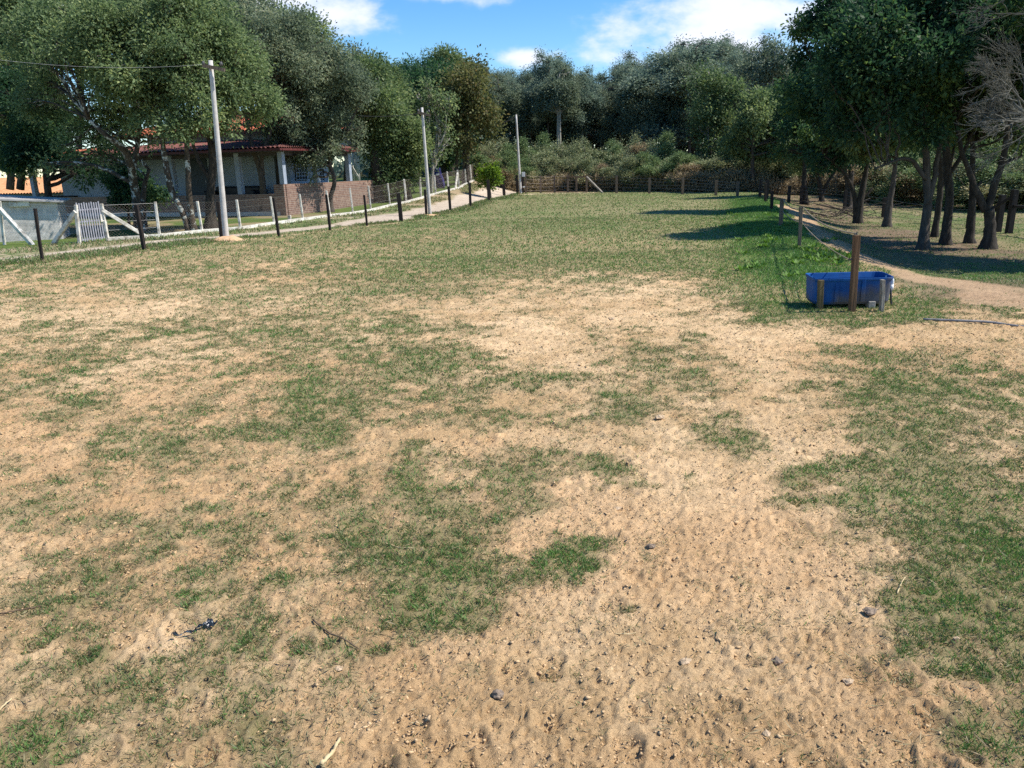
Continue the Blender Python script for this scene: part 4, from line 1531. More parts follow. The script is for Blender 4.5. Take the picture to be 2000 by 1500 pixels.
# ------------------------------------------------------------------ the trough
def build_trough():
    c = gnd(1661, 601)
    c.y += .12
    root = thing('water_trough', c, 'blue plastic drinking trough with muddy sides raised on blocks', 'trough', rotz=-.05)
    Lx, Ly, Hh, z0 = .905, .40, .285, .05

    def ring(sx, sy, z, ch=.085, n=5):
        pts = []
        for qx, qy, a0 in ((1, -1, -90), (1, 1, 0), (-1, 1, 90), (-1, -1, 180)):
            for k in range(n):
                a = R_(a0 + 90 * k / (n - 1))
                pts.append((qx * (sx / 2 - ch) + ch * math.cos(a), qy * (sy / 2 - ch) + ch * math.sin(a), z))
        return pts
    prof = [(.83, .34, z0), (.875, .375, z0 + .03), (.885, .38, z0 + .12), (.90, .395, z0 + Hh - .05), (Lx, Ly, z0 + Hh - .035), (Lx + .018, Ly + .018, z0 + Hh - .025),
            (Lx + .018, Ly + .018, z0 + Hh), (Lx - .005, Ly - .005, z0 + Hh), (.865, .36, z0 + Hh - .06), (.84, .34, z0 + .06), (.80, .31, z0 + .04)]
    m = MB()
    rings = [ring(*p) for p in prof]
    n = len(rings[0])
    vs = [v for r in rings for v in r]
    fs = [(i * n + j, i * n + (j + 1) % n, (i + 1) * n + (j + 1) % n, (i + 1) * n + j) for i in range(len(rings) - 1) for j in range(n)]
    fs.append(tuple(reversed(range(n))))
    fs.append(tuple((len(rings) - 1) * n + j for j in range(n)))
    m.add(vs, fs)
    for v in range(len(m.v)):                             # slight sag of the soft plastic
        x, y, z = m.v[v]
        m.v[v] = (x, y + .012 * math.sin(x * 5) * (z - z0) / Hh, z + .010 * (x / .45) ** 2 * (z > z0 + .2) + .012 * (z > z0 + .2) * (y > 0))
    root.scale = (.945, 1, 1)
    m.build('tub', M['trough'], root, smooth=False, bevel=.004)
    for x in (-.20, .10):
        r = MB(); r.box((x, -.199, z0 + Hh * .52), (.045, .014, Hh * .84)); r.build('rib', M['trough'], root, bevel=.004)
    wv = [(p[0], p[1], z0 + Hh - .11) for p in ring(.845, .345, 0)]
    MB().add(wv, [tuple(range(len(wv)))]).build('water', M['water'], root)
    e = MB(); e.tube(resample([(.44, .02, z0 + Hh - .02), (.485, .0, z0 + Hh - .015), (.505, -.01, z0 + Hh - .04), (.505, -.01, z0 + Hh - .12)], 10), .019, 10)
    e.tube([(.505, -.01, z0 + Hh - .10), (.505, -.01, z0 + Hh - .16)], .024, 10)
    e.build('inlet_elbow', M['pvc'], root, smooth=True)
    f = MB(); f.tube(resample([(.505, -.01, z0 + Hh - .14), (.50, -.02, z0 + .14), (.512, -.05, .0), (.515, -.06, -.03)], 12), .012, 8)
    f.build('feed_hose', M['hose'], root, smooth=True)
    return root


build_trough()
p, h, lx = stand((1602, 605), (1603, 546.5))
tag(post_mesh('plank_stake', h, .056, None, lean=(lx, 0)).build('plank_stake', M['olive_wood'], loc=p, bevel=.004), 'short olive brown plank stake at the left front of the blue trough', 'stake')
p, h, lx = stand((1722, 609), (1724, 546))
o = post_mesh('plank_stake', h, .037, None, lean=(lx, 0)).build('plank_stake', M['pale_wood'], loc=p, bevel=.004)
o.scale.y = 1.5
tag(o, 'pale grey weathered plank stake at the right front of the blue trough', 'stake')
p = gnd(1703, 603)
p.y += .05
tag(MB().box((0, 0, .035), (.075, .10, .09)).build('cement_block', M['block'], loc=p, bevel=.006), 'small grey cement block under the right end of the blue trough', 'block')
p = gnd(1630, 598)
p.y += .12
tag(MB().box((0, 0, .02), (.12, .12, .07), rz=.3).build('cement_block', M['block'], loc=p, bevel=.012), 'dark half buried block under the left end of the blue trough', 'block')
pts = []
for x, y in ((1803, 627), (1840, 629), (1880, 632), (1930, 633), (1985, 638), (2060, 645)):
    q = gnd(x, y)
    pts.append((q.x, q.y, float(surf(q.x, q.y)) + .012))
tag(MB().tube(resample(pts, 26), .013, 8).build('water_pipe', M['hose_grey'], smooth=True), 'grey water pipe lying on the orange soil right of the trough', 'pipe')


# ------------------------------------------------------------------ small things lying in the field
def lump(name, px, py, s, mat, label, cat, seed, flat=.7):
    rng = np.random.default_rng(seed)
    q = gnd(px, py)
    v, f = ico()
    m = MB()
    me = bpy.data.meshes.new(name)
    V = v * (1 + (rng.random((12, 1)) - .5) * .55) * s * np.array([1.25, 1, flat])
    m.add(V, [tuple(int(i) for i in t) for t in f])
    o = m.build(name, mat, loc=(q.x, q.y, float(surf(q.x, q.y)) + s * flat * .5))
    sb = o.modifiers.new('round', 'SUBSURF'); sb.levels = 2; sb.render_levels = 2; sb.subdivision_type = 'SIMPLE'
    tx = bpy.data.textures.new('lumps', 'CLOUDS'); tx.noise_scale = s * .7
    dm = o.modifiers.new('rough', 'DISPLACE'); dm.texture = tx; dm.strength = s * .7; dm.mid_level = .5
    return tag(o, label, cat)


for k, (x, y, s, mt, lab) in enumerate([
        (972, 1360, .026, 'stone_dark', 'dark brown crumpled clod near the bottom centre of the bare ground'),
        (1271, 1074, .019, 'stone_dark', 'small dark clod alone on bare soil right of the long turf patch'),
        (1697, 1197, .026, 'stone_dark', 'dark grey clod close to the edge of the right hand turf'),
        (1517, 1292, .022, 'stone_dark', 'dark clod between tan clods in the lower right bare ground'),
        (1287, 820, .045, 'stone_tan', 'pale tan stone left of the small round turf patch in midfield'),
        (1206, 996, .026, 'stone_tan', 'pale tan stone on the bare trail below the round turf patch'),
        (1657, 1328, .022, 'stone_tan', 'pale tan clod on bare soil beside the lower right turf'),
        (1338, 1293, .026, 'stone_tan', 'broad flat tan clod among crumbs in the lower centre right'),
        (1870, 1252, .018, 'stone_tan', 'light pebble lying inside the right hand turf'),
        (748, 1088, .018, 'stone_tan', 'tan pebble at the left edge of the big central turf patch'),
        (662, 1308, .019, 'stone_tan', 'light pebble below the brown twig on the left'),
        (1497, 1430, .018, 'stone_tan', 'small tan clod near the bottom edge right of centre'),
        (1195, 625, .045, 'stone_tan', 'tan lump far out on the bare trodden area left of the trough')]):
    lump('stone', x, y, s * (.80 if 'dark' in mt else .62), M[mt], lab, 'stone', 200 + k)


def stick(name, pts, r, mat, label, cat, lift=.006, n=14):
    q = [gnd(*p) for p in pts]
    pp = resample([(a.x, a.y, float(surf(a.x, a.y)) + r + lift) for a in q], n)
    pp[:, 2] += (RN.random(n) - .3) * r * 1.2
    rr = np.interp(np.linspace(0, 1, n), [0, .9, 1], [r, r * .8, r * .4])
    return tag(MB().tube(pp, rr, 7, wob=.3).build(name, mat, smooth=True), label, cat)


stick('twig', [(612, 1214), (640, 1238), (672, 1256), (702, 1272)], .0036, M['twig'], 'thin brown twig lying on soil right of the plastic scrap', 'twig')
stick('twig', [(0, 1203), (40, 1194), (85, 1187)], .0035, M['twig'], 'dark twig at the left edge of the ground', 'twig')
stick('straw_stalk', [(628, 1500), (648, 1474), (665, 1446)], .0065, M['straw'], 'thick pale straw stalk at the bottom edge', 'straw')
stick('straw_stalk', [(1752, 1162), (1760, 1145), (1768, 1131)], .0026, M['straw'], 'pale upright straw at the edge of the right hand turf', 'straw')
stick('straw_stalk', [(1200, 1241), (1222, 1242), (1243, 1240)], .0024, M['straw'], 'short pale straw lying level on bare soil in the lower centre', 'straw')
stick('straw_stalk', [(752, 1064), (780, 1072), (808, 1078)], .0024, M['straw'], 'pale straw lying across the big central turf patch', 'straw')
stick('straw_stalk', [(0, 1396), (14, 1384), (26, 1372)], .003, M['straw'], 'pale straw at the lower left edge', 'straw')


def build_scrap():
    path = [(342, 1256), (352, 1250), (366, 1244), (376, 1240), (388, 1236), (398, 1230), (408, 1224), (418, 1230), (424, 1228)]
    q = [gnd(*p) for p in path]
    c = q[4]
    rng = np.random.default_rng(4)
    W = [.010, .005, .004, .009, .010, .015, .021, .018, .009]
    P = resample([(a.x - c.x, a.y - c.y, float(surf(a.x, a.y)) - c.z + .008 + .012 * rng.random()) for a in q], 30)
    w = np.interp(np.linspace(0, 1, 30), np.linspace(0, 1, 9), W)
    vs, fs = [], []
    for i in range(30):
        for j in range(7):
            k = j / 6 - .5
            vs.append((P[i, 0] + k * w[i] * .6 + rng.normal(0, .0016), P[i, 1] + k * w[i] * 1.6 + rng.normal(0, .002), P[i, 2] + .004 + abs(rng.normal(0, .007)) * (w[i] / .02)))
    for i in range(29):
        for j in range(6):
            a = i * 7 + j
            fs.append((a, a + 7, a + 8, a + 1))
    o = MB().add(vs, fs).build('plastic_scrap', M['scrap'], loc=c)
    s = o.modifiers.new('thickness', 'SOLIDIFY'); s.thickness = .0012
    tag(o, 'crumpled strip of shiny blue black plastic on the sandy ground at lower left', 'litter')


build_scrap()

# ------------------------------------------------------------------ trees
def local_px(base, Y, pts):
    """image pixels + width (px) at northing Y -> points and radii relative to base"""
    out = []
    for q in pts:
        dy = q[3] if len(q) > 3 else 0.0
        p = at(q[0], q[1], Y + dy) - base
        out.append((p.x, p.y, p.z, q[2] * Y / FPX / 2))
    return out


def ell_px(base, Y, e):
    cx, cy, rx, ry = e[:4]
    dy = e[4] if len(e) > 4 else 0.0
    c = at(cx, cy, Y + dy) - base
    k = (Y + dy) / FPX
    return (np.array(c), np.array([rx * k, (rx + ry) / 2 * k * .95, ry * k]))


def make_lobes(ells, n, rng, rel=.40, low=-.75):
    lobes = []
    vol = np.array([np.prod(r) ** (2 / 3) for _, r in ells])
    vol /= vol.sum()
    for (c, r), v in zip(ells, vol):
        m = max(4, int(round(n * v)))
        k = 0
        while k < m:
            d = rng.normal(0, 1, 3)
            d /= np.linalg.norm(d)
            if d[2] < low: continue
            q = .30 + .72 * rng.random() ** .55
            rad = rel * (.45 + .85 * rng.random()) * float(np.mean(r)) * (1.15 - .25 * q)
            lobes.append((c + d * r * q, rad * np.array([1.1, 1.1, .78])))
            k += 1
    return lobes


def crown_mesh(name, lobes, nleaf, L, W, rng, mat, parent, per=16, spread=.125, droop=.25, shell=.5, link=True, fringe=.06):
    vol = np.array([np.prod(r) ** (2 / 3) for _, r in lobes])
    vol /= vol.sum()
    P, D, T = [], [], []
    for (c, r), v in zip(lobes, vol):
        nc = max(3, int(nleaf * v / per))
        d = norm(rng.normal(0, 1, (nc, 3)))
        q = shell + (1.02 - shell) * rng.random(nc) ** .7
        far = rng.random(nc) < fringe
        q = np.where(far, q * (1.05 + .22 * rng.random(nc)), q)
        cc = c + d * r * q[:, None]
        s = spread * (.6 + .8 * rng.random((nc, 1, 1)))
        pp = cc[:, None] + rng.normal(0, 1, (nc, per, 3)) * s
        P.append(pp.reshape(-1, 3))
        dd = np.repeat(d, per, 0) * .5 + (pp - cc[:, None]).reshape(-1, 3) / spread * .35
        D.append(dd)
        t = np.repeat(np.clip(.42 + rng.normal(0, .14, nc) + rng.normal(0, .15), 0, 1), per)
        T.append(t)
    P, D, T = np.concatenate(P), np.concatenate(D), np.concatenate(T)
    n = len(P)
    A = norm(D + rng.normal(0, .55, (n, 3)) + np.array([0, 0, -droop]))
    nn = norm(rng.normal(0, .75, (n, 3)) + np.array([0, 0, .75]) + D * .3)
    S = norm(np.cross(A, nn))
    nn = np.cross(S, A)
    l = L * (.65 + .7 * rng.random(n))
    V, F = leaf_quads(P, A, S, l, l * W / L, .18, nn)
    T = np.clip(T + rng.normal(0, .17, n), 0, 1)
    return np_mesh(name, V, F, mat, parent, {'tint': ('FLOAT', np.repeat(T, 4))}, link=link)


def wood_mesh(name, stems, lobes, rng, mat, parent, twigs=4, r_end=.012, branch=True, sides=9, link=True):
    mb = MB()
    tips = []
    for st in stems:
        p = np.array(st, float)
        n = max(8, len(p) * 4)
        q = resample(p, n)
        q[:, :2] += np.cumsum(rng.normal(0, .006, (n, 2)), 0)
        r = np.maximum(q[:, 3], .006)
        flare = 1 + .5 * np.exp(-np.maximum(q[:, 2], 0) / .18)
        mb.tube(q[:, :3], r * flare, sides, wob=.12)
        tips += [(q[k, :3], r[k]) for k in range(n // 3, n)]
    if branch and tips:
        tp = np.array([t[0] for t in tips])
        tr = np.array([t[1] for t in tips])
        for c, r in lobes:
            d = np.linalg.norm(tp - c, axis=1) + np.where(tp[:, 2] > c[2] - .1, 2.5, 0)
            k = int(np.argmin(d))
            a, ra = tp[k], min(tr[k] * .6, .09)
            mid = (a + c) / 2 + np.array([0, 0, .12 * np.linalg.norm(c - a)]) + rng.normal(0, .12, 3)
            q = resample(np.array([a, mid, c]), 8)
            q[1:-1] += rng.normal(0, .03, (6, 3))
            mb.tube(q, np.linspace(ra, r_end * 1.6, 8), 6)
            for _ in range(twigs):
                dd = rng.normal(0, 1, 3)
                dd /= np.linalg.norm(dd)
                e = c + dd * r * (.6 + .4 * rng.random())
                s = q[rng.integers(3, 8)]
                w = resample(np.array([s, (s + e) / 2 + rng.normal(0, .08, 3), e]), 5)
                mb.tube(w, np.linspace(r_end, r_end * .35, 5), 4, cap=False)
    o = mb.build(name, mat, parent, smooth=True)
    if not link: COL.objects.unlink(o)
    return o


def tree_px(seed, label, base, stems, crowns, nleaf, leaf, bark='bark_mid', Y=None, L=.10, W=.05, nl=34, group=None, rel=.40, low=-.75, twigs=4, cat='tree',
            name='tree', spread=.125, droop=.25, fringe=.06, per=16, shell=.5):
    rng = np.random.default_rng(seed)
    if Y is None:
        p = gnd(*base)
    else:
        p = at(base[0], base[1], Y)
    p.z = gz(p.x, p.y)
    t = thing(name, p, label, cat, group)
    st = [local_px(p, p.y, s) for s in stems]
    for s in st:
        if s[0][2] < .6: s[0] = (s[0][0], s[0][1], -.12, s[0][3])
    lobes = make_lobes([ell_px(p, p.y, e) for e in crowns], nl, rng, rel, low)
    wood_mesh('trunk', st, lobes, rng, M[bark], t, twigs=twigs)
    crown_mesh('crown', lobes, nleaf, L, W, rng, M[leaf], t, per=per, spread=spread, droop=droop, fringe=fringe, shell=shell)
    return t


GL = 'garden trees in front of the house'
tree_px(1, 'lichen blotched leaning tree rising behind the white fence just right of the slatted gate', (274, 452),
        [[(274, 452, 21), (270, 420, 18), (262, 370, 16), (254, 330, 14, -.3), (236, 290, 12, -.6), (205, 265, 9, -.9), (170, 235, 6, -1)], [(258, 345, 9), (268, 290, 9, .3), (276, 230, 7, .5), (285, 180, 5)],
         [(281, 450, 11, .5), (280, 400, 10, .5), (281, 365, 9, .5), (291, 330, 6, .6)]],
        [(195, 120, 135, 105), (130, 195, 100, 65, .9), (265, 160, 90, 90, .5), (150, 70, 110, 70, 1.4), (215, 258, 90, 40, .5), (130, 300, 75, 30, .9), (255, 245, 70, 40, .2)], 46000, 'leaf_left', 'bark_lichen', nl=81, rel=.31, shell=.35, group=GL)
tree_px(2, 'pair of thin lichen covered trunks splayed from one foot behind the white fence', (376, 453),
        [[(373, 453, 12), (356, 412, 11), (336, 373, 12), (325, 330, 11), (319, 290, 9), (314, 240, 7), (300, 180, 5)], [(379, 453, 12), (371, 400, 11), (367, 344, 10), (365, 272, 8), (372, 200, 6)]],
        [(320, 110, 100, 105), (350, 215, 75, 55, -.5), (290, 205, 60, 60), (325, 255, 60, 28, -.6)], 34000, 'leaf_left', 'bark_lichen', nl=61, rel=.31, shell=.35, group=GL)
tree_px(3, 'stout dark barked tree behind the nearest concrete pole', (412, 446),
        [[(412, 446, 24), (409, 400, 17), (412, 340, 15), (413, 300, 14), (405, 260, 9), (395, 190, 6)], [(411, 350, 9), (390, 320, 8), (376, 285, 6), (370, 240, 4)], [(413, 300, 9), (432, 250, 7), (450, 190, 5)]],
        [(430, 120, 100, 100), (420, 220, 65, 50, -.3), (455, 262, 45, 26, -.5), (480, 190, 50, 70), (370, 60, 90, 70, 1)], 38000, 'leaf_left', 'bark_dark', nl=71, rel=.31, shell=.35, group=GL)
tree_px(4, 'dark curved trunk tree left of a second straight trunk in front of the house windows', (514, 421),
        [[(512, 421, 15), (515, 372, 12), (511, 335, 11), (500, 300, 9), (492, 265, 7), (480, 200, 5)], [(513, 342, 8), (511, 300, 7), (524, 268, 6), (540, 200, 5)]],
        [(520, 130, 95, 100), (480, 65, 70, 60, .8), (530, 235, 70, 45, -.5), (570, 180, 60, 70, .3)], 40000, 'leaf_blue', 'bark_mid', nl=71, rel=.31, shell=.35, group=GL)
tree_px(5, 'straight dark trunk tree beside the brick parapet corner of the house', (549, 417),
        [[(549, 417, 14), (547, 370, 13), (546, 320, 12), (549, 275, 9), (560, 200, 6), (575, 130, 5)], [(547, 330, 7), (536, 290, 5), (530, 250, 4)]],
        [(600, 120, 80, 80, .6), (575, 220, 70, 60), (545, 285, 34, 36, -.4), (640, 170, 55, 70, .5), (585, 292, 40, 30, -.5), (560, 255, 50, 35, -.7)], 38000, 'leaf_blue', 'bark_dark', nl=71, rel=.31, shell=.35, group=GL)
tree_px(6, 'small crooked tree with an S shaped trunk in front of the brick wall', (646, 414),
        [[(646, 414, 11), (645, 388, 9), (653, 352, 8), (644, 322, 8), (648, 290, 8), (640, 255, 6), (645, 200, 4)], [(647, 300, 6), (668, 270, 5), (685, 240, 4)]],
        [(655, 190, 62, 75), (630, 270, 48, 48, -.3), (672, 268, 46, 34, -.3), (608, 300, 46, 34, -.5), (650, 300, 34, 26, -.6), (625, 330, 26, 20, -.5)], 32000, 'leaf_blue', 'bark_mid', nl=61, rel=.31, shell=.35, group=GL)
tree_px(7, 'dark ivy clad tree at the right end of the house veranda', (738, 392), [[(738, 392, 22), (735, 330, 19), (730, 280, 15), (735, 200, 9)]],
        [(735, 190, 52, 62), (738, 330, 27, 48), (728, 255, 40, 40), (700, 200, 45, 70, 1.0)], 26000, 'leaf_mid', 'bark_dark', Y=38, nl=34, L=.14, W=.08, spread=.22, name='ivy_clad_tree')
tree_px(8, 'short bushy green tree left of the middle concrete pole', (797, 386), [[(796, 386, 14), (794, 340, 12), (790, 290, 8)]],
        [(790, 300, 36, 50), (770, 340, 25, 35, -.5), (805, 270, 30, 40), (765, 372, 16, 18, -.8)], 17000, 'leaf_mid', 'bark_dark', Y=39, nl=26, L=.14, W=.08, spread=.2)
tree_px(10, 'yellowish brown leaved tree left of the farthest concrete pole', (915, 366), [[(912, 366, 8), (914, 300, 7), (915, 220, 5)], [(893, 372, 7), (893, 300, 6), (897, 230, 5)], [(905, 370, 5), (906, 300, 5), (908, 240, 4)]],
        [(915, 190, 46, 62), (938, 220, 32, 55, -.5), (885, 230, 36, 60, .5), (920, 300, 26, 34, -1)], 16000, 'leaf_yellow', 'bark_mid', Y=50, nl=30, L=.19, W=.11, spread=.28)
tree_px(11, 'dark shaded tree filling the gap behind the bare pale tree', (868, 352), [[(868, 352, 10), (866, 280, 9), (864, 200, 6)]],
        [(865, 210, 62, 80), (850, 290, 48, 45), (800, 220, 40, 70), (895, 300, 35, 40)], 20000, 'leaf_dark', 'bark_dark', Y=54, nl=34, L=.2, W=.12, spread=.3)
tree_px(12, 'dark leafy tree low over the left end of the house roof', (92, 440), [[(92, 440, 14), (95, 380, 13), (88, 320, 11), (80, 260, 8)]],
        [(70, 265, 62, 58), (150, 280, 68, 42), (215, 320, 42, 36), (180, 335, 45, 26), (30, 200, 60, 70)], 26000, 'leaf_dark', 'bark_dark', Y=27.5, nl=36, L=.11, W=.065)
tree_px(13, 'dark round bush against the foot of the lichen blotched leaning tree', (250, 428), [[(250, 428, 5), (250, 400, 4)]],
        [(252, 375, 34, 32), (300, 385, 26, 22), (228, 385, 16, 22)], 9000, 'leaf_dark', 'bark_dark', Y=27, nl=20, L=.10, W=.06, cat='bush', name='bush')
# sapling by the road
tree_px(14, 'small bright lime green sapling beside the dark road post at the far corner', (957, 378), [[(957, 378, 4), (956, 362, 3), (954, 345, 2)]],
        [(957, 346, 17, 17), (948, 352, 10, 12), (966, 356, 9, 10)], 2600, 'leaf_lime', 'bark_mid', Y=44, nl=12, L=.13, W=.075, spread=.12, name='sapling', cat='sapling')

GB = 'tall trees rising behind the house'
for k, (cx, cy, rx, ry, Y, leaf, lab) in enumerate([
        (40, 40, 95, 95, 36, 'leaf_mid', 'tall mid green tree at the upper left corner, behind the house'),
        (150, 10, 110, 70, 42, 'leaf_left', 'tall olive tree with its top cut by the frame, behind the leaning lichen tree'),
        (330, 20, 110, 80, 43, 'leaf_left', 'tall olive tree behind the splayed pair of trunks'),
        (455, 40, 85, 85, 40, 'leaf_blue', 'tall blue green tree whose crown slopes down into the open sky'),
        (575, 105, 70, 62, 40, 'leaf_left', 'rounded olive crown behind the two dark trunks at the house windows'),
        (675, 150, 52, 62, 44, 'leaf_blue', 'blue green crown stepping down towards the middle pole, above the house roof end'),
        (745, 180, 45, 55, 48, 'leaf_mid', 'lower green crown above the ivy clad tree'),
        (810, 190, 45, 70, 58, 'leaf_dark', 'dark crown behind the bare pale tree, left of its twigs'),
        (880, 170, 55, 55, 62, 'leaf_mid', 'green crown just behind the bare pale tree twigs'),
        (20, 180, 70, 90, 32, 'leaf_mid', 'leafy green tree at the left edge over the carport')]):
    bx = cx
    tree_px(40 + k, lab, (bx, 370), [[(bx, 370, 14), (bx + 4, 300, 12), (bx, cy + ry * .5, 9), (bx - 5, cy, 6)]],
            [(cx, cy, rx, ry), (cx - rx * .45, cy + ry * .7, rx * .6, ry * .6), (cx + rx * .45, cy + ry * .75, rx * .6, ry * .6), (cx, cy + ry * 1.3, rx * .75, ry * .6)],
            26000, leaf, 'bark_mid', Y=Y, nl=44, L=.13 + .0022 * (Y - 30), W=.075, spread=.20, group=GB, fringe=.07)


# leafless trees: recursive twigs
def bare_tree(seed, label, p, stems, levels, mat, name='bare_tree', leaf=None, nleaf=0, spread_dir=None, cat='bare tree', r0=.05, up=.25, L=.1, ang=.55, ratio=.70, kids=(2, 4), rmin=.0035):
    rng = np.random.default_rng(seed)
    t = thing(name, p, label, cat)
    mb = MB()
    ends = []

    def grow(a, d, ln, r, lv):
        n = 5
        pts = [np.array(a, float)]
        dd = np.array(d, float)
        for _ in range(n):
            dd = dd + rng.normal(0, .13, 3) + np.array([0, 0, up * .18])
            if spread_dir is not None: dd = dd + np.array(spread_dir) * .06
            dd /= np.linalg.norm(dd)
            pts.append(pts[-1] + dd * ln / n)
        mb.tube(pts, np.linspace(r, r * .6, n + 1), 6 if r > .02 else 4, cap=False)
        if lv <= 0:
            ends.append(pts[-1])
            ends.append(pts[-3])
            return
        for _ in range(int(rng.integers(kids[0], kids[1] + 1))):
            i = int(rng.integers(2, n + 1))
            nd = dd + rng.normal(0, ang, 3)
            nd /= np.linalg.norm(nd)
            grow(pts[i], nd, ln * (ratio + .15 * rng.random()), max(r * .58, rmin), lv - 1)
        grow(pts[-1], dd, ln * ratio, max(r * .6, rmin), lv - 1)
    for st in stems:
        q = resample(np.array(st, float), 10)
        mb.tube(q[:, :3], q[:, 3], 8, wob=.1)
        d = q[-1, :3] - q[-3, :3]
        d /= np.linalg.norm(d)
        grow(q[-1, :3], d, float(np.linalg.norm(q[-1, :3] - q[0, :3])) * .5, q[-1, 3], levels)
        for k in (5, 7):
            nd = d + rng.normal(0, .6, 3)
            nd /= np.linalg.norm(nd)
            grow(q[k, :3], nd, float(np.linalg.norm(q[-1, :3] - q[0, :3])) * .4, q[k, 3] * .6, levels - 1)
    mb.build('branches', mat, t, smooth=True)
    if leaf:
        e = np.array(ends)
        lob = [(c, np.array([.35, .35, .3])) for c in e[rng.permutation(len(e))[:160]]]
        crown_mesh('crown', lob, nleaf, L, L * .5, rng, leaf, t, per=6, spread=.15, shell=.1)
    return t


p = at(842, 378, 43); p.z = gz(p.x, p.y)
st = [local_px(p, 43, s) for s in ([(842, 378, 7), (844, 345, 7), (846, 318, 6)], [(846, 320, 5), (838, 285, 4), (832, 255, 4)], [(846, 320, 5), (856, 290, 4), (868, 262, 4)], [(846, 318, 5), (852, 280, 4), (853, 245, 4)])]
st[0][0] = (st[0][0][0], st[0][0][1], -.1, st[0][0][3])
bare_tree(21, 'pale nearly leafless tree with fanned twigs behind the middle pole', p, st, 3, M['twigs_pale'], leaf=M['leaf_left'], nleaf=900, up=.5, L=.16, ang=.42, ratio=.62, rmin=.016)

# grove on the right
GR = 'shady trees of the right hand grove'
tree_px(31, 'grey trunked tree forking low, leftmost of the close group of grove trunks', (1803, 488),
        [[(1802, 488, 20), (1806, 440, 17), (1811, 400, 15), (1808, 340, 14), (1806, 290, 12), (1805, 220, 8)], [(1811, 400, 10), (1822, 350, 10), (1830, 300, 9), (1842, 250, 6)], [(1808, 350, 9), (1790, 322, 8), (1765, 310, 7, -.3), (1735, 318, 5, -.6), (1705, 330, 3, -.8)]],
        [(1770, 120, 120, 120), (1690, 170, 75, 90, -.5), (1740, 230, 90, 55), (1820, 60, 100, 80)], 44000, 'leaf_dark', 'bark_mid', nl=50, group=GR, L=.11, W=.055)
tree_px(32, 'thin dark tree bending right between the grove trunks, set a little farther back', (1825, 463),
        [[(1824, 463, 12), (1830, 420, 11), (1835, 373, 11), (1836, 329, 9), (1834, 260, 7)], [(1835, 373, 9), (1850, 340, 8), (1862, 290, 6)]],
        [(1830, 190, 80, 80), (1880, 220, 60, 50)], 24000, 'leaf_dark', 'bark_dark', nl=30, group=GR)
tree_px(33, 'thick upright dark trunk in the middle of the grove group', (1847, 478),
        [[(1846, 478, 19), (1852, 430, 16), (1857, 388, 15), (1854, 329, 15), (1852, 270, 13), (1850, 190, 8)], [(1854, 340, 8), (1872, 310, 8), (1890, 270, 6), (1905, 230, 5)]],
        [(1860, 80, 115, 110), (1900, 180, 80, 60), (1800, 180, 70, 60)], 44000, 'leaf_dark', 'bark_dark', nl=46, group=GR, L=.11, W=.055)
tree_px(34, 'dark trunk right behind the Y shaped tree, showing left of its fork', (1894, 475),
        [[(1893, 475, 17), (1896, 440, 14), (1899, 402, 13), (1899, 350, 11), (1902, 280, 8)]],
        [(1910, 200, 80, 80), (1960, 240, 60, 50)], 22000, 'leaf_mid', 'bark_dark', nl=28, group=GR)
tree_px(35, 'big Y shaped tree with two heavy limbs at the right end of the grove', (1928, 486),
        [[(1928, 486, 27), (1930, 450, 20), (1929, 425, 19), (1926, 408, 19)], [(1926, 412, 15), (1917, 392, 14), (1906, 370, 12), (1893, 335, 10), (1879, 300, 9), (1870, 240, 6)],
         [(1927, 412, 16), (1934, 385, 14), (1943, 355, 13), (1954, 325, 12), (1961, 290, 11), (1965, 220, 7)], [(1907, 366, 7), (1914, 359, 6), (1921, 354, 5)], [(1954, 325, 7), (1975, 314, 6), (2000, 305, 4)]],
        [(1960, 110, 110, 110), (2030, 180, 80, 80), (1900, 130, 80, 80), (1980, 235, 70, 45), (2240, -40, 200, 130, -2.6), (2430, 20, 190, 140, -3.4)], 66000, 'leaf_dark', 'bark_dark', nl=48, group=GR, L=.11, W=.055)  # last two lobes lie out of view, added to shade the path
tree_px(36, 'slim leaning tree with a sunlit right edge standing on the lit grass', (1734, 443),
        [[(1732, 443, 15), (1737, 400, 12), (1743, 360, 10), (1746, 330, 8), (1752, 290, 6)]],
        [(1740, 240, 70, 55), (1700, 280, 50, 35), (1770, 260, 45, 35)], 18000, 'leaf_mid', 'bark_mid', nl=26, group=GR, L=.12, W=.065)
tree_px(37, 'many limbed dark tree above the pile of fallen branches', (1676, 436),
        [[(1675, 436, 15), (1678, 400, 13), (1681, 375, 12), (1689, 337, 9), (1696, 300, 7)], [(1677, 405, 9), (1664, 365, 8), (1648, 335, 6), (1630, 318, 5), (1612, 305, 4)], [(1679, 390, 7), (1694, 380, 6), (1706, 366, 4)]],
        [(1660, 150, 85, 100), (1620, 230, 60, 65), (1690, 240, 70, 50), (1640, 60, 80, 70, 1), (1645, 300, 55, 28, .4), (1708, 296, 45, 26, .3)], 42000, 'leaf_dark', 'bark_dark', nl=50, group=GR, L=.13, W=.065)
tree_px(38, 'short dark double trunk directly left of the many limbed tree', (1659, 408), [[(1657, 408, 15), (1660, 375, 12), (1665, 335, 9)], [(1660, 395, 8), (1652, 350, 6), (1648, 310, 5)]],
        [(1655, 280, 50, 40), (1610, 270, 40, 40)], 12000, 'leaf_dark', 'bark_dark', nl=20, group=GR, Y=33, L=.13, W=.07)
tree_px(39, 'single dark trunk beside the fence post left of the branch pile', (1574, 400), [[(1574, 400, 11), (1571, 360, 9), (1572, 310, 7), (1575, 250, 5)]],
        [(1590, 215, 62, 65), (1545, 270, 45, 40), (1620, 290, 45, 30)], 22000, 'leaf_dark', 'bark_dark', nl=32, group=GR, Y=36, L=.13, W=.07)
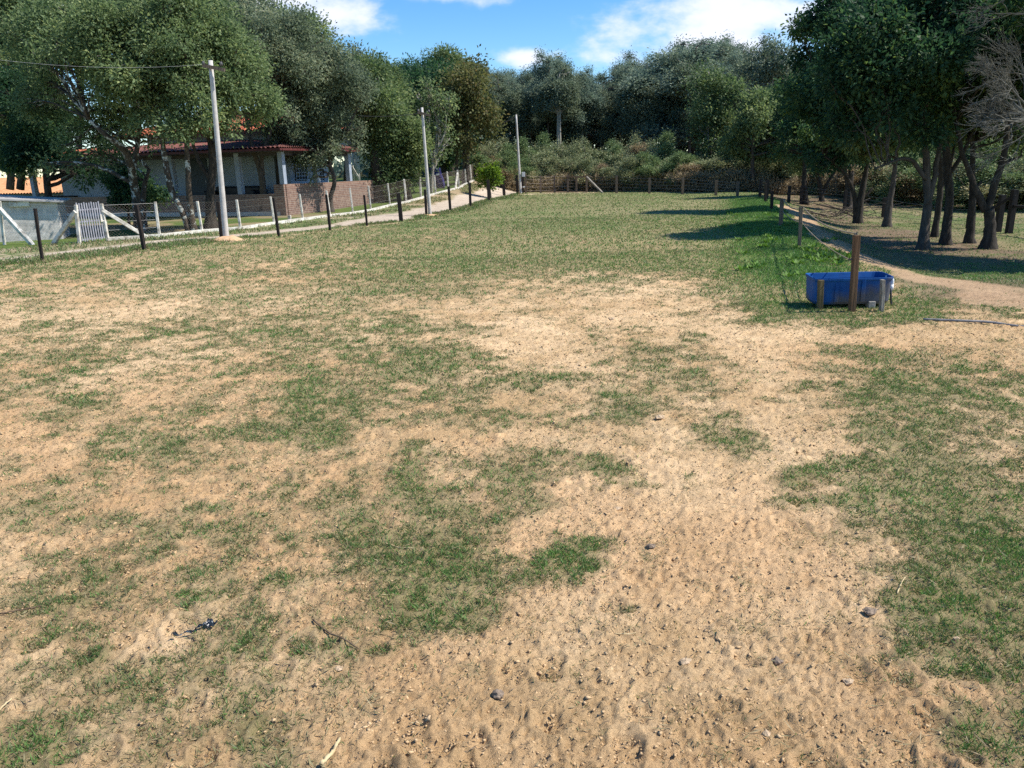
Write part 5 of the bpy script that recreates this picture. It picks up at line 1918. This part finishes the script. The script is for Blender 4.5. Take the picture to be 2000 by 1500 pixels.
tree_px(51, 'small twisted dark tree with low forked limbs behind the branch pile', (1606, 402), [[(1605, 402, 9), (1602, 372, 8), (1597, 345, 6), (1590, 320, 4)], [(1602, 380, 6), (1617, 355, 5), (1630, 335, 4)]],
        [(1600, 295, 45, 30), (1565, 300, 40, 28), (1630, 305, 35, 26)], 11000, 'leaf_mid', 'bark_dark', nl=20, group=GR, Y=38, L=.13, W=.07)
tree_px(52, 'grey straight trunk tree at the far right corner of the paddock', (1472, 390), [[(1472, 390, 9), (1471, 350, 8), (1470, 300, 7), (1474, 240, 5)]],
        [(1490, 245, 50, 55), (1530, 285, 50, 40), (1460, 285, 42, 32)], 17000, 'leaf_mid', 'bark_mid', nl=28, group=GR, Y=44, L=.16, W=.09, spread=.2)
tree_px(53, 'dark tree leaning right from behind the far fence', (1403, 386), [[(1402, 386, 6), (1412, 365, 6), (1425, 343, 5), (1438, 325, 4), (1455, 305, 3)]],
        [(1455, 290, 40, 25), (1430, 305, 25, 18)], 6000, 'leaf_mid', 'bark_dark', nl=14, group=GR, Y=47, L=.15, W=.08, spread=.2)
tree_px(54, 'tall slender pale trunk tree standing in the scrub at the far right fence', (1382, 386), [[(1382, 386, 7), (1383, 330, 6), (1382, 270, 6), (1380, 200, 4), (1384, 140, 3)]],
        [(1385, 185, 40, 60), (1400, 250, 35, 45), (1360, 240, 30, 30)], 9000, 'leaf_mid', 'bark_pale', nl=22, group=GR, Y=51, L=.18, W=.1, spread=.25)
tree_px(55, 'mid green leafy tree filling the gap left of the dark grove crowns', (1520, 392), [[(1520, 392, 8), (1522, 330, 7), (1520, 250, 5)]],
        [(1525, 235, 55, 65), (1490, 290, 40, 40), (1560, 300, 40, 30)], 17000, 'leaf_mid', 'bark_dark', nl=30, group=GR, Y=49, L=.17, W=.095, spread=.22)
# leafless spreading tree reaching in from the right
p = at(2085, 470, 13.2); p.z = gz(p.x, p.y)
st = [local_px(p, 13.2, s) for s in ([(2085, 470, 22), (2080, 380, 18), (2070, 310, 15)],
                                    [(2072, 320, 11), (2050, 270, 8, -.2), (2020, 225, 5, -.3)], [(2072, 320, 10), (2060, 220, 7), (2035, 130, 5)], [(2071, 315, 9), (2040, 295, 6, .3), (2005, 262, 4, .4)])]
bare_tree(22, 'fine grey leafless branching tree reaching in from the right edge', p, st, 5, M['twigs_grey'], spread_dir=(-.9, 0, -.05), up=.05, ang=.42, ratio=.66, kids=(2, 3), rmin=.0028)

# fallen branches
def brush_pile():
    rng = np.random.default_rng(6)
    c = gnd(1640, 428)
    mb = MB()
    for k in range(60):
        a = rng.random() * 6.283 if k > 8 else rng.normal(3.0, .3)
        ln = (.5 + 1.1 * rng.random()) * (1.5 if k < 8 else 1)
        s = np.array([rng.normal(0, .9), rng.normal(0, .35), .05 + .3 * rng.random() ** 2])
        e = s + ln * np.array([math.cos(a), .5 * math.sin(a), rng.normal(.05, .2)])
        e[2] = max(e[2], .03)
        q = resample(np.array([s, (s + e) / 2 + rng.normal(0, .08, 3), e]), 6)
        q[:, 2] = np.maximum(q[:, 2], .02)
        mb.tube(q, np.linspace(.028 if k < 8 else .012, .006, 6), 5)
    tag(mb.build('brush_pile', M['bark_mid'], smooth=True, loc=c), 'pile of fallen grey branches under the dark grove trees', 'branch pile')


brush_pile()

# ------------------------------------------------------------------ the wood and scrub beyond the far fence
def proto_tree(seed, h, clear, cr, nl, nleaf, leaf, bark, L=.155, W=.075, rel=.25, stems=1):
    rng = np.random.default_rng(seed)
    ells = []
    m = 5
    for k in range(m):
        z = clear + (h - clear) * (.12 + .76 * k / (m - 1))
        r = cr * (1.0, 1.1, .95, .75, .5)[k]
        ells.append((np.array([rng.normal(0, cr * .3), rng.normal(0, cr * .3), z]), np.array([r, r, (h - clear) * .16])))
    lobes = make_lobes(ells, nl, rng, rel=rel, low=-.6)
    st = []
    for s in range(stems):
        a, b = rng.normal(0, .12 * h / 10, 2)
        sx = rng.normal(0, .25) if s else 0
        st.append([(sx, 0, -.2, .014 * h), (sx + a * .3, b * .3, h * .3, .011 * h), (sx + a * .7, b * .7, h * .6, .008 * h), (sx + a, b, h * .92, .003 * h)])
    w = wood_mesh('trunk', st, lobes, rng, M[bark], None, twigs=2, r_end=.03, sides=7, link=False)
    c = crown_mesh('crown', lobes, int(nleaf * 3.2), L, W, rng, M[leaf], None, per=22, spread=.26, link=False, fringe=.05)
    return w, c


PROTO = [proto_tree(101, 12, 6.2, 1.9, 52, 11000, 'leaf_wood', 'bark_mid'),
         proto_tree(102, 12, 7.4, 1.8, 46, 9500, 'leaf_wood', 'bark_pale'),
         proto_tree(103, 12, 4.6, 2.2, 56, 12000, 'leaf_wood2', 'bark_mid'),
         proto_tree(104, 12, 7.2, 1.7, 44, 9000, 'leaf_wood2', 'bark_pale', stems=2),
         proto_tree(105, 12, 3.6, 2.3, 60, 13000, 'leaf_wood', 'bark_dark')]
SKY = np.array([(700, 165), (800, 150), (880, 128), (905, 115), (950, 122), (1000, 142), (1040, 148), (1070, 108), (1100, 128), (1140, 133), (1190, 145), (1230, 112), (1290, 106), (1330, 78),
                (1370, 74), (1400, 82), (1420, 102), (1450, 82), (1520, 88), (1550, 118), (1580, 150), (1700, 140), (1900, 130)], float)


def copy_tree(pr, p, rot, s, sz, label, group, cat='tree', name='wood_tree', parts=('trunk', 'crown')):
    t = thing(name, p, label, cat, group)
    for src, nm in zip(pr, parts):
        o = src.copy()
        o.name = nm
        COL.objects.link(o)
        o.parent = t
        o.rotation_euler = (0, 0, rot)
        o.scale = (s, s, sz)
    return t


GW = 'dark wood trees beyond the far fence'
LW = 'tall dark tree of the dense wood beyond the scrub and far wire fence'
rngf = np.random.default_rng(55)
for row, (Y0, stepx, drop) in enumerate(((66, 27, (0, 46)), (74, 25, (0, 40)), (84, 27, (-4, 22)), (97, 32, (0, 20)))):
    px = 780 if row > 1 else 900
    while px < (1760 if row > 0 else 1640):
        x = px + rngf.normal(0, 6)
        Y = Y0 + rngf.normal(0, 2)
        ytop = np.interp(x, SKY[:, 0], SKY[:, 1]) + rngf.uniform(*drop)
        p = at(x, 330, Y)
        p.z = gz(p.x, p.y)
        h = at(x, ytop, Y).z - p.z
        if abs(x - 1495) < 48: h *= (.70 if row < 2 else .78)
        k = int(rngf.integers(0, 5))
        copy_tree(PROTO[k], p, rngf.random() * 6.28, (h / 12) ** .5 * rngf.uniform(.9, 1.15), h / 12, LW, GW)
        px += stepx * rngf.uniform(.8, 1.2)

# three that stand out against the sky
for x, ytop, Y, k, wd, lab in ((1068, 106, 64, 0, .78, 'wood tree whose rounded bushy top stands alone above the skyline right of the far pole'),
                               (1352, 68, 63, 4, 1.75, 'broadest and tallest rounded crown of the wood, against the white cloud')):
    p = at(x, 330, Y); p.z = gz(p.x, p.y)
    h = at(x, ytop, Y).z - p.z
    copy_tree(PROTO[k], p, 1.0, wd, h / 12, lab, GW)
p = at(1498, 330, 60); p.z = gz(p.x, p.y)
h = at(1498, 74, 60).z - p.z
rr = np.random.default_rng(77)
stx = []
for k in range(7):
    a = k / 7 * 6.28
    ex, ey = math.cos(a) * h * .13, math.sin(a) * h * .13
    stx.append([(0, 0, -.1, .14), (ex * .25, ey * .25, h * .35, .11), (ex * .6, ey * .6, h * .6, .07), (ex, ey, h * (.86 + .1 * rr.random()), .025)])
t = thing('airy_tree', p, 'airy many stemmed tree with sky showing through its thin crown, right of the broad crown', 'tree')
lob = make_lobes([(np.array([0, 0, h * .80]), np.array([2.0, 2.0, h * .17])), (np.array([-1.0, 0, h * .68]), np.array([1.2, 1.2, h * .12])), (np.array([1.2, 0, h * .68]), np.array([1.2, 1.2, h * .12]))], 60, rr, rel=.22)
wood_mesh('trunk', stx, lob, rr, M['bark_pale'], t, twigs=4, r_end=.022, sides=6)
crown_mesh('crown', lob, 7500, .22, .10, rr, M['leaf_wood2'], t, per=6, spread=.25, shell=.2)

# scrub belt
def proto_shrub(seed, h, r, nleaf, leaf, L=.115, W=.045):
    rng = np.random.default_rng(seed)
    ells = [(np.array([rng.normal(0, r * .3), rng.normal(0, r * .3), h * z]), np.array([r * q, r * q, h * .24])) for z, q in ((.25, .9), (.5, 1.0), (.75, .7), (.92, .35))]
    lobes = make_lobes(ells, 26, rng, rel=.34, low=-.9)
    st = [[(rng.normal(0, .1), rng.normal(0, .1), -.1, .035), (rng.normal(0, .3), rng.normal(0, .3), h * .4, .02), (rng.normal(0, .5), rng.normal(0, .5), h * .8, .01)] for _ in range(5)]
    w = wood_mesh('stems', st, lobes, rng, M['bark_mid'], None, twigs=2, r_end=.012, sides=5, link=False)
    c = crown_mesh('foliage', lobes, int(nleaf * 1.8), L, W, rng, M[leaf], None, per=12, spread=.14, link=False, fringe=.35, droop=-.25)
    return w, c


SHR = [proto_shrub(201, 3, 1.05, 8500, 'leaf_shrub'), proto_shrub(202, 3, .9, 7500, 'leaf_shrub2'), proto_shrub(203, 3, 1.15, 8500, 'leaf_shrub'), proto_shrub(204, 3, .8, 5500, 'leaf_dry')]
GS = 'scrub bushes behind the far wire fence'
LS = 'grey green bush in the scrub belt right behind the far wire fence'
LD = 'dry brown bush in the scrub belt right behind the far wire fence'
for row, (dY, stepx, tops) in enumerate(((2.0, 26, (300, 330)), (4.2, 26, (282, 312)), (6.8, 28, (276, 302)))):
    px = 948
    while px < 1560:
        x = px + rngf.normal(0, 6)
        yb = np.interp(x, [940, 1110, 1330, 1560], [52.0, 52.5, 44.5, 43.0])
        Y = yb + dY + rngf.normal(0, .4)
        p = at(x, 360, Y)
        p.z = gz(p.x, p.y)
        h = .92 * max(at(x, rngf.uniform(*tops) - (8 if x < 1300 else -14) * (row > 0), Y).z - p.z, 1.2)
        dry = rngf.random() < (.20 if row == 0 else .05)
        k = 3 if dry else int(rngf.integers(0, 3))
        copy_tree(SHR[k], p, rngf.random() * 6.28, rngf.uniform(.8, 1.2), h / 3, LD if dry else LS, GS + (', dry ones' if dry else ''), cat='bush', name='scrub_bush', parts=('stems', 'foliage'))
        px += stepx * rngf.uniform(.75, 1.25)
GS2 = 'bushes behind the right hand grove'
LS2 = 'shaded green bush in the thicket behind the right hand grove trunks'
for row, (dY, n) in enumerate(((2.5, 14), (6.5, 12), (11, 12))):
    for k in range(n):
        x = 1560 + (2080 - 1560) * (k + .5) / n + rngf.normal(0, 10)
        yb = np.interp(x, [1560, 1720, 1900, 2080], [43, 34, 29, 27])
        Y = yb + dY + rngf.normal(0, .6)
        p = at(x, 390, Y)
        p.z = gz(p.x, p.y)
        h = (1.7, 2.6, 3.6)[row] * rngf.uniform(.8, 1.2)
        kk = (3, 1, 1)[row] if rngf.random() < (.22, .5, .5)[row] else int(rngf.integers(0, 3))
        copy_tree(SHR[kk], p, rngf.random() * 6.28, rngf.uniform(.9, 1.3) * (1, 1.1, 1.4)[row], h / 3, LS2, GS2, cat='bush', name='thicket_bush', parts=('stems', 'foliage'))
GT = 'thicket trees far behind the grove'
for k in range(11):
    x = 1560 + (2250 - 1560) * (k + .5) / 11 + rngf.normal(0, 12)
    Y = (60 if k % 2 else 70) + rngf.normal(0, 2)
    p = at(x, 380, Y); p.z = gz(p.x, p.y)
    h = rngf.uniform(6.5, 9)
    copy_tree(PROTO[(2, 4, 0)[k % 3]], p, rngf.random() * 6.28, .85, h / 12, 'hazy green tree of the thicket far behind the right hand grove', GT, name='thicket_tree')

# undergrowth: dry weeds along the far fence, dark understorey in the wood
def undergrowth():
    rng = np.random.default_rng(8)
    n = 26000
    u = rng.random(n)
    px = 935 + (1640 - 935) * u
    yb = np.interp(px, [935, 1110, 1330, 1560, 1640], [51.8, 52.0, 44.0, 42.0, 38.0])
    Y = yb + .5 + 2.2 * rng.random(n)
    X = (px - 989) / FPX * Y * 1.0 / 1.0 * 1.02
    hgt = .95 * rng.random(n) ** 1.1 * (.5 + fbm(X * .8, Y * .8, 2, 111))
    P = np.stack([X, Y, height(X, Y) + hgt], 1)
    A = norm(rng.normal(0, .6, (n, 3)) + np.array([0, 0, .7]))
    S = norm(np.cross(A, rng.normal(0, 1, (n, 3))))
    V, F = leaf_quads(P, A, S, .14 + .22 * rng.random(n), .025 + .03 * rng.random(n), .2, np.cross(S, A))
    o = np_mesh('dry_weeds', V, F, M['leaf_dry'], None, {'tint': ('FLOAT', np.repeat(rng.random(n), 4))})
    tag(o, 'tangle of dry brown weeds along the far wire fence', 'weeds', kind='stuff')
    n = 15000
    X = -16 + 66 * rng.random(n)
    Y = 62 + 30 * rng.random(n)
    P = np.stack([X, Y, height(X, Y) + 3.2 * rng.random(n) ** 1.3 * (.4 + fbm(X * .3, Y * .3, 2, 112))], 1)
    A = norm(rng.normal(0, 1, (n, 3)))
    S = norm(np.cross(A, rng.normal(0, 1, (n, 3))))
    V, F = leaf_quads(P, A, S, .5 + .4 * rng.random(n), .26 + .2 * rng.random(n), .2, np.cross(S, A))
    o = np_mesh('understorey', V, F, M['leaf_wood'], None, {'tint': ('FLOAT', np.repeat(rng.random(n) * .6, 4))})
    tag(o, 'dark shrubby understorey between the trunks of the far wood', 'undergrowth', kind='stuff')


undergrowth()
for m in [m for m in bpy.data.meshes if m.users == 0]:
    bpy.data.meshes.remove(m)
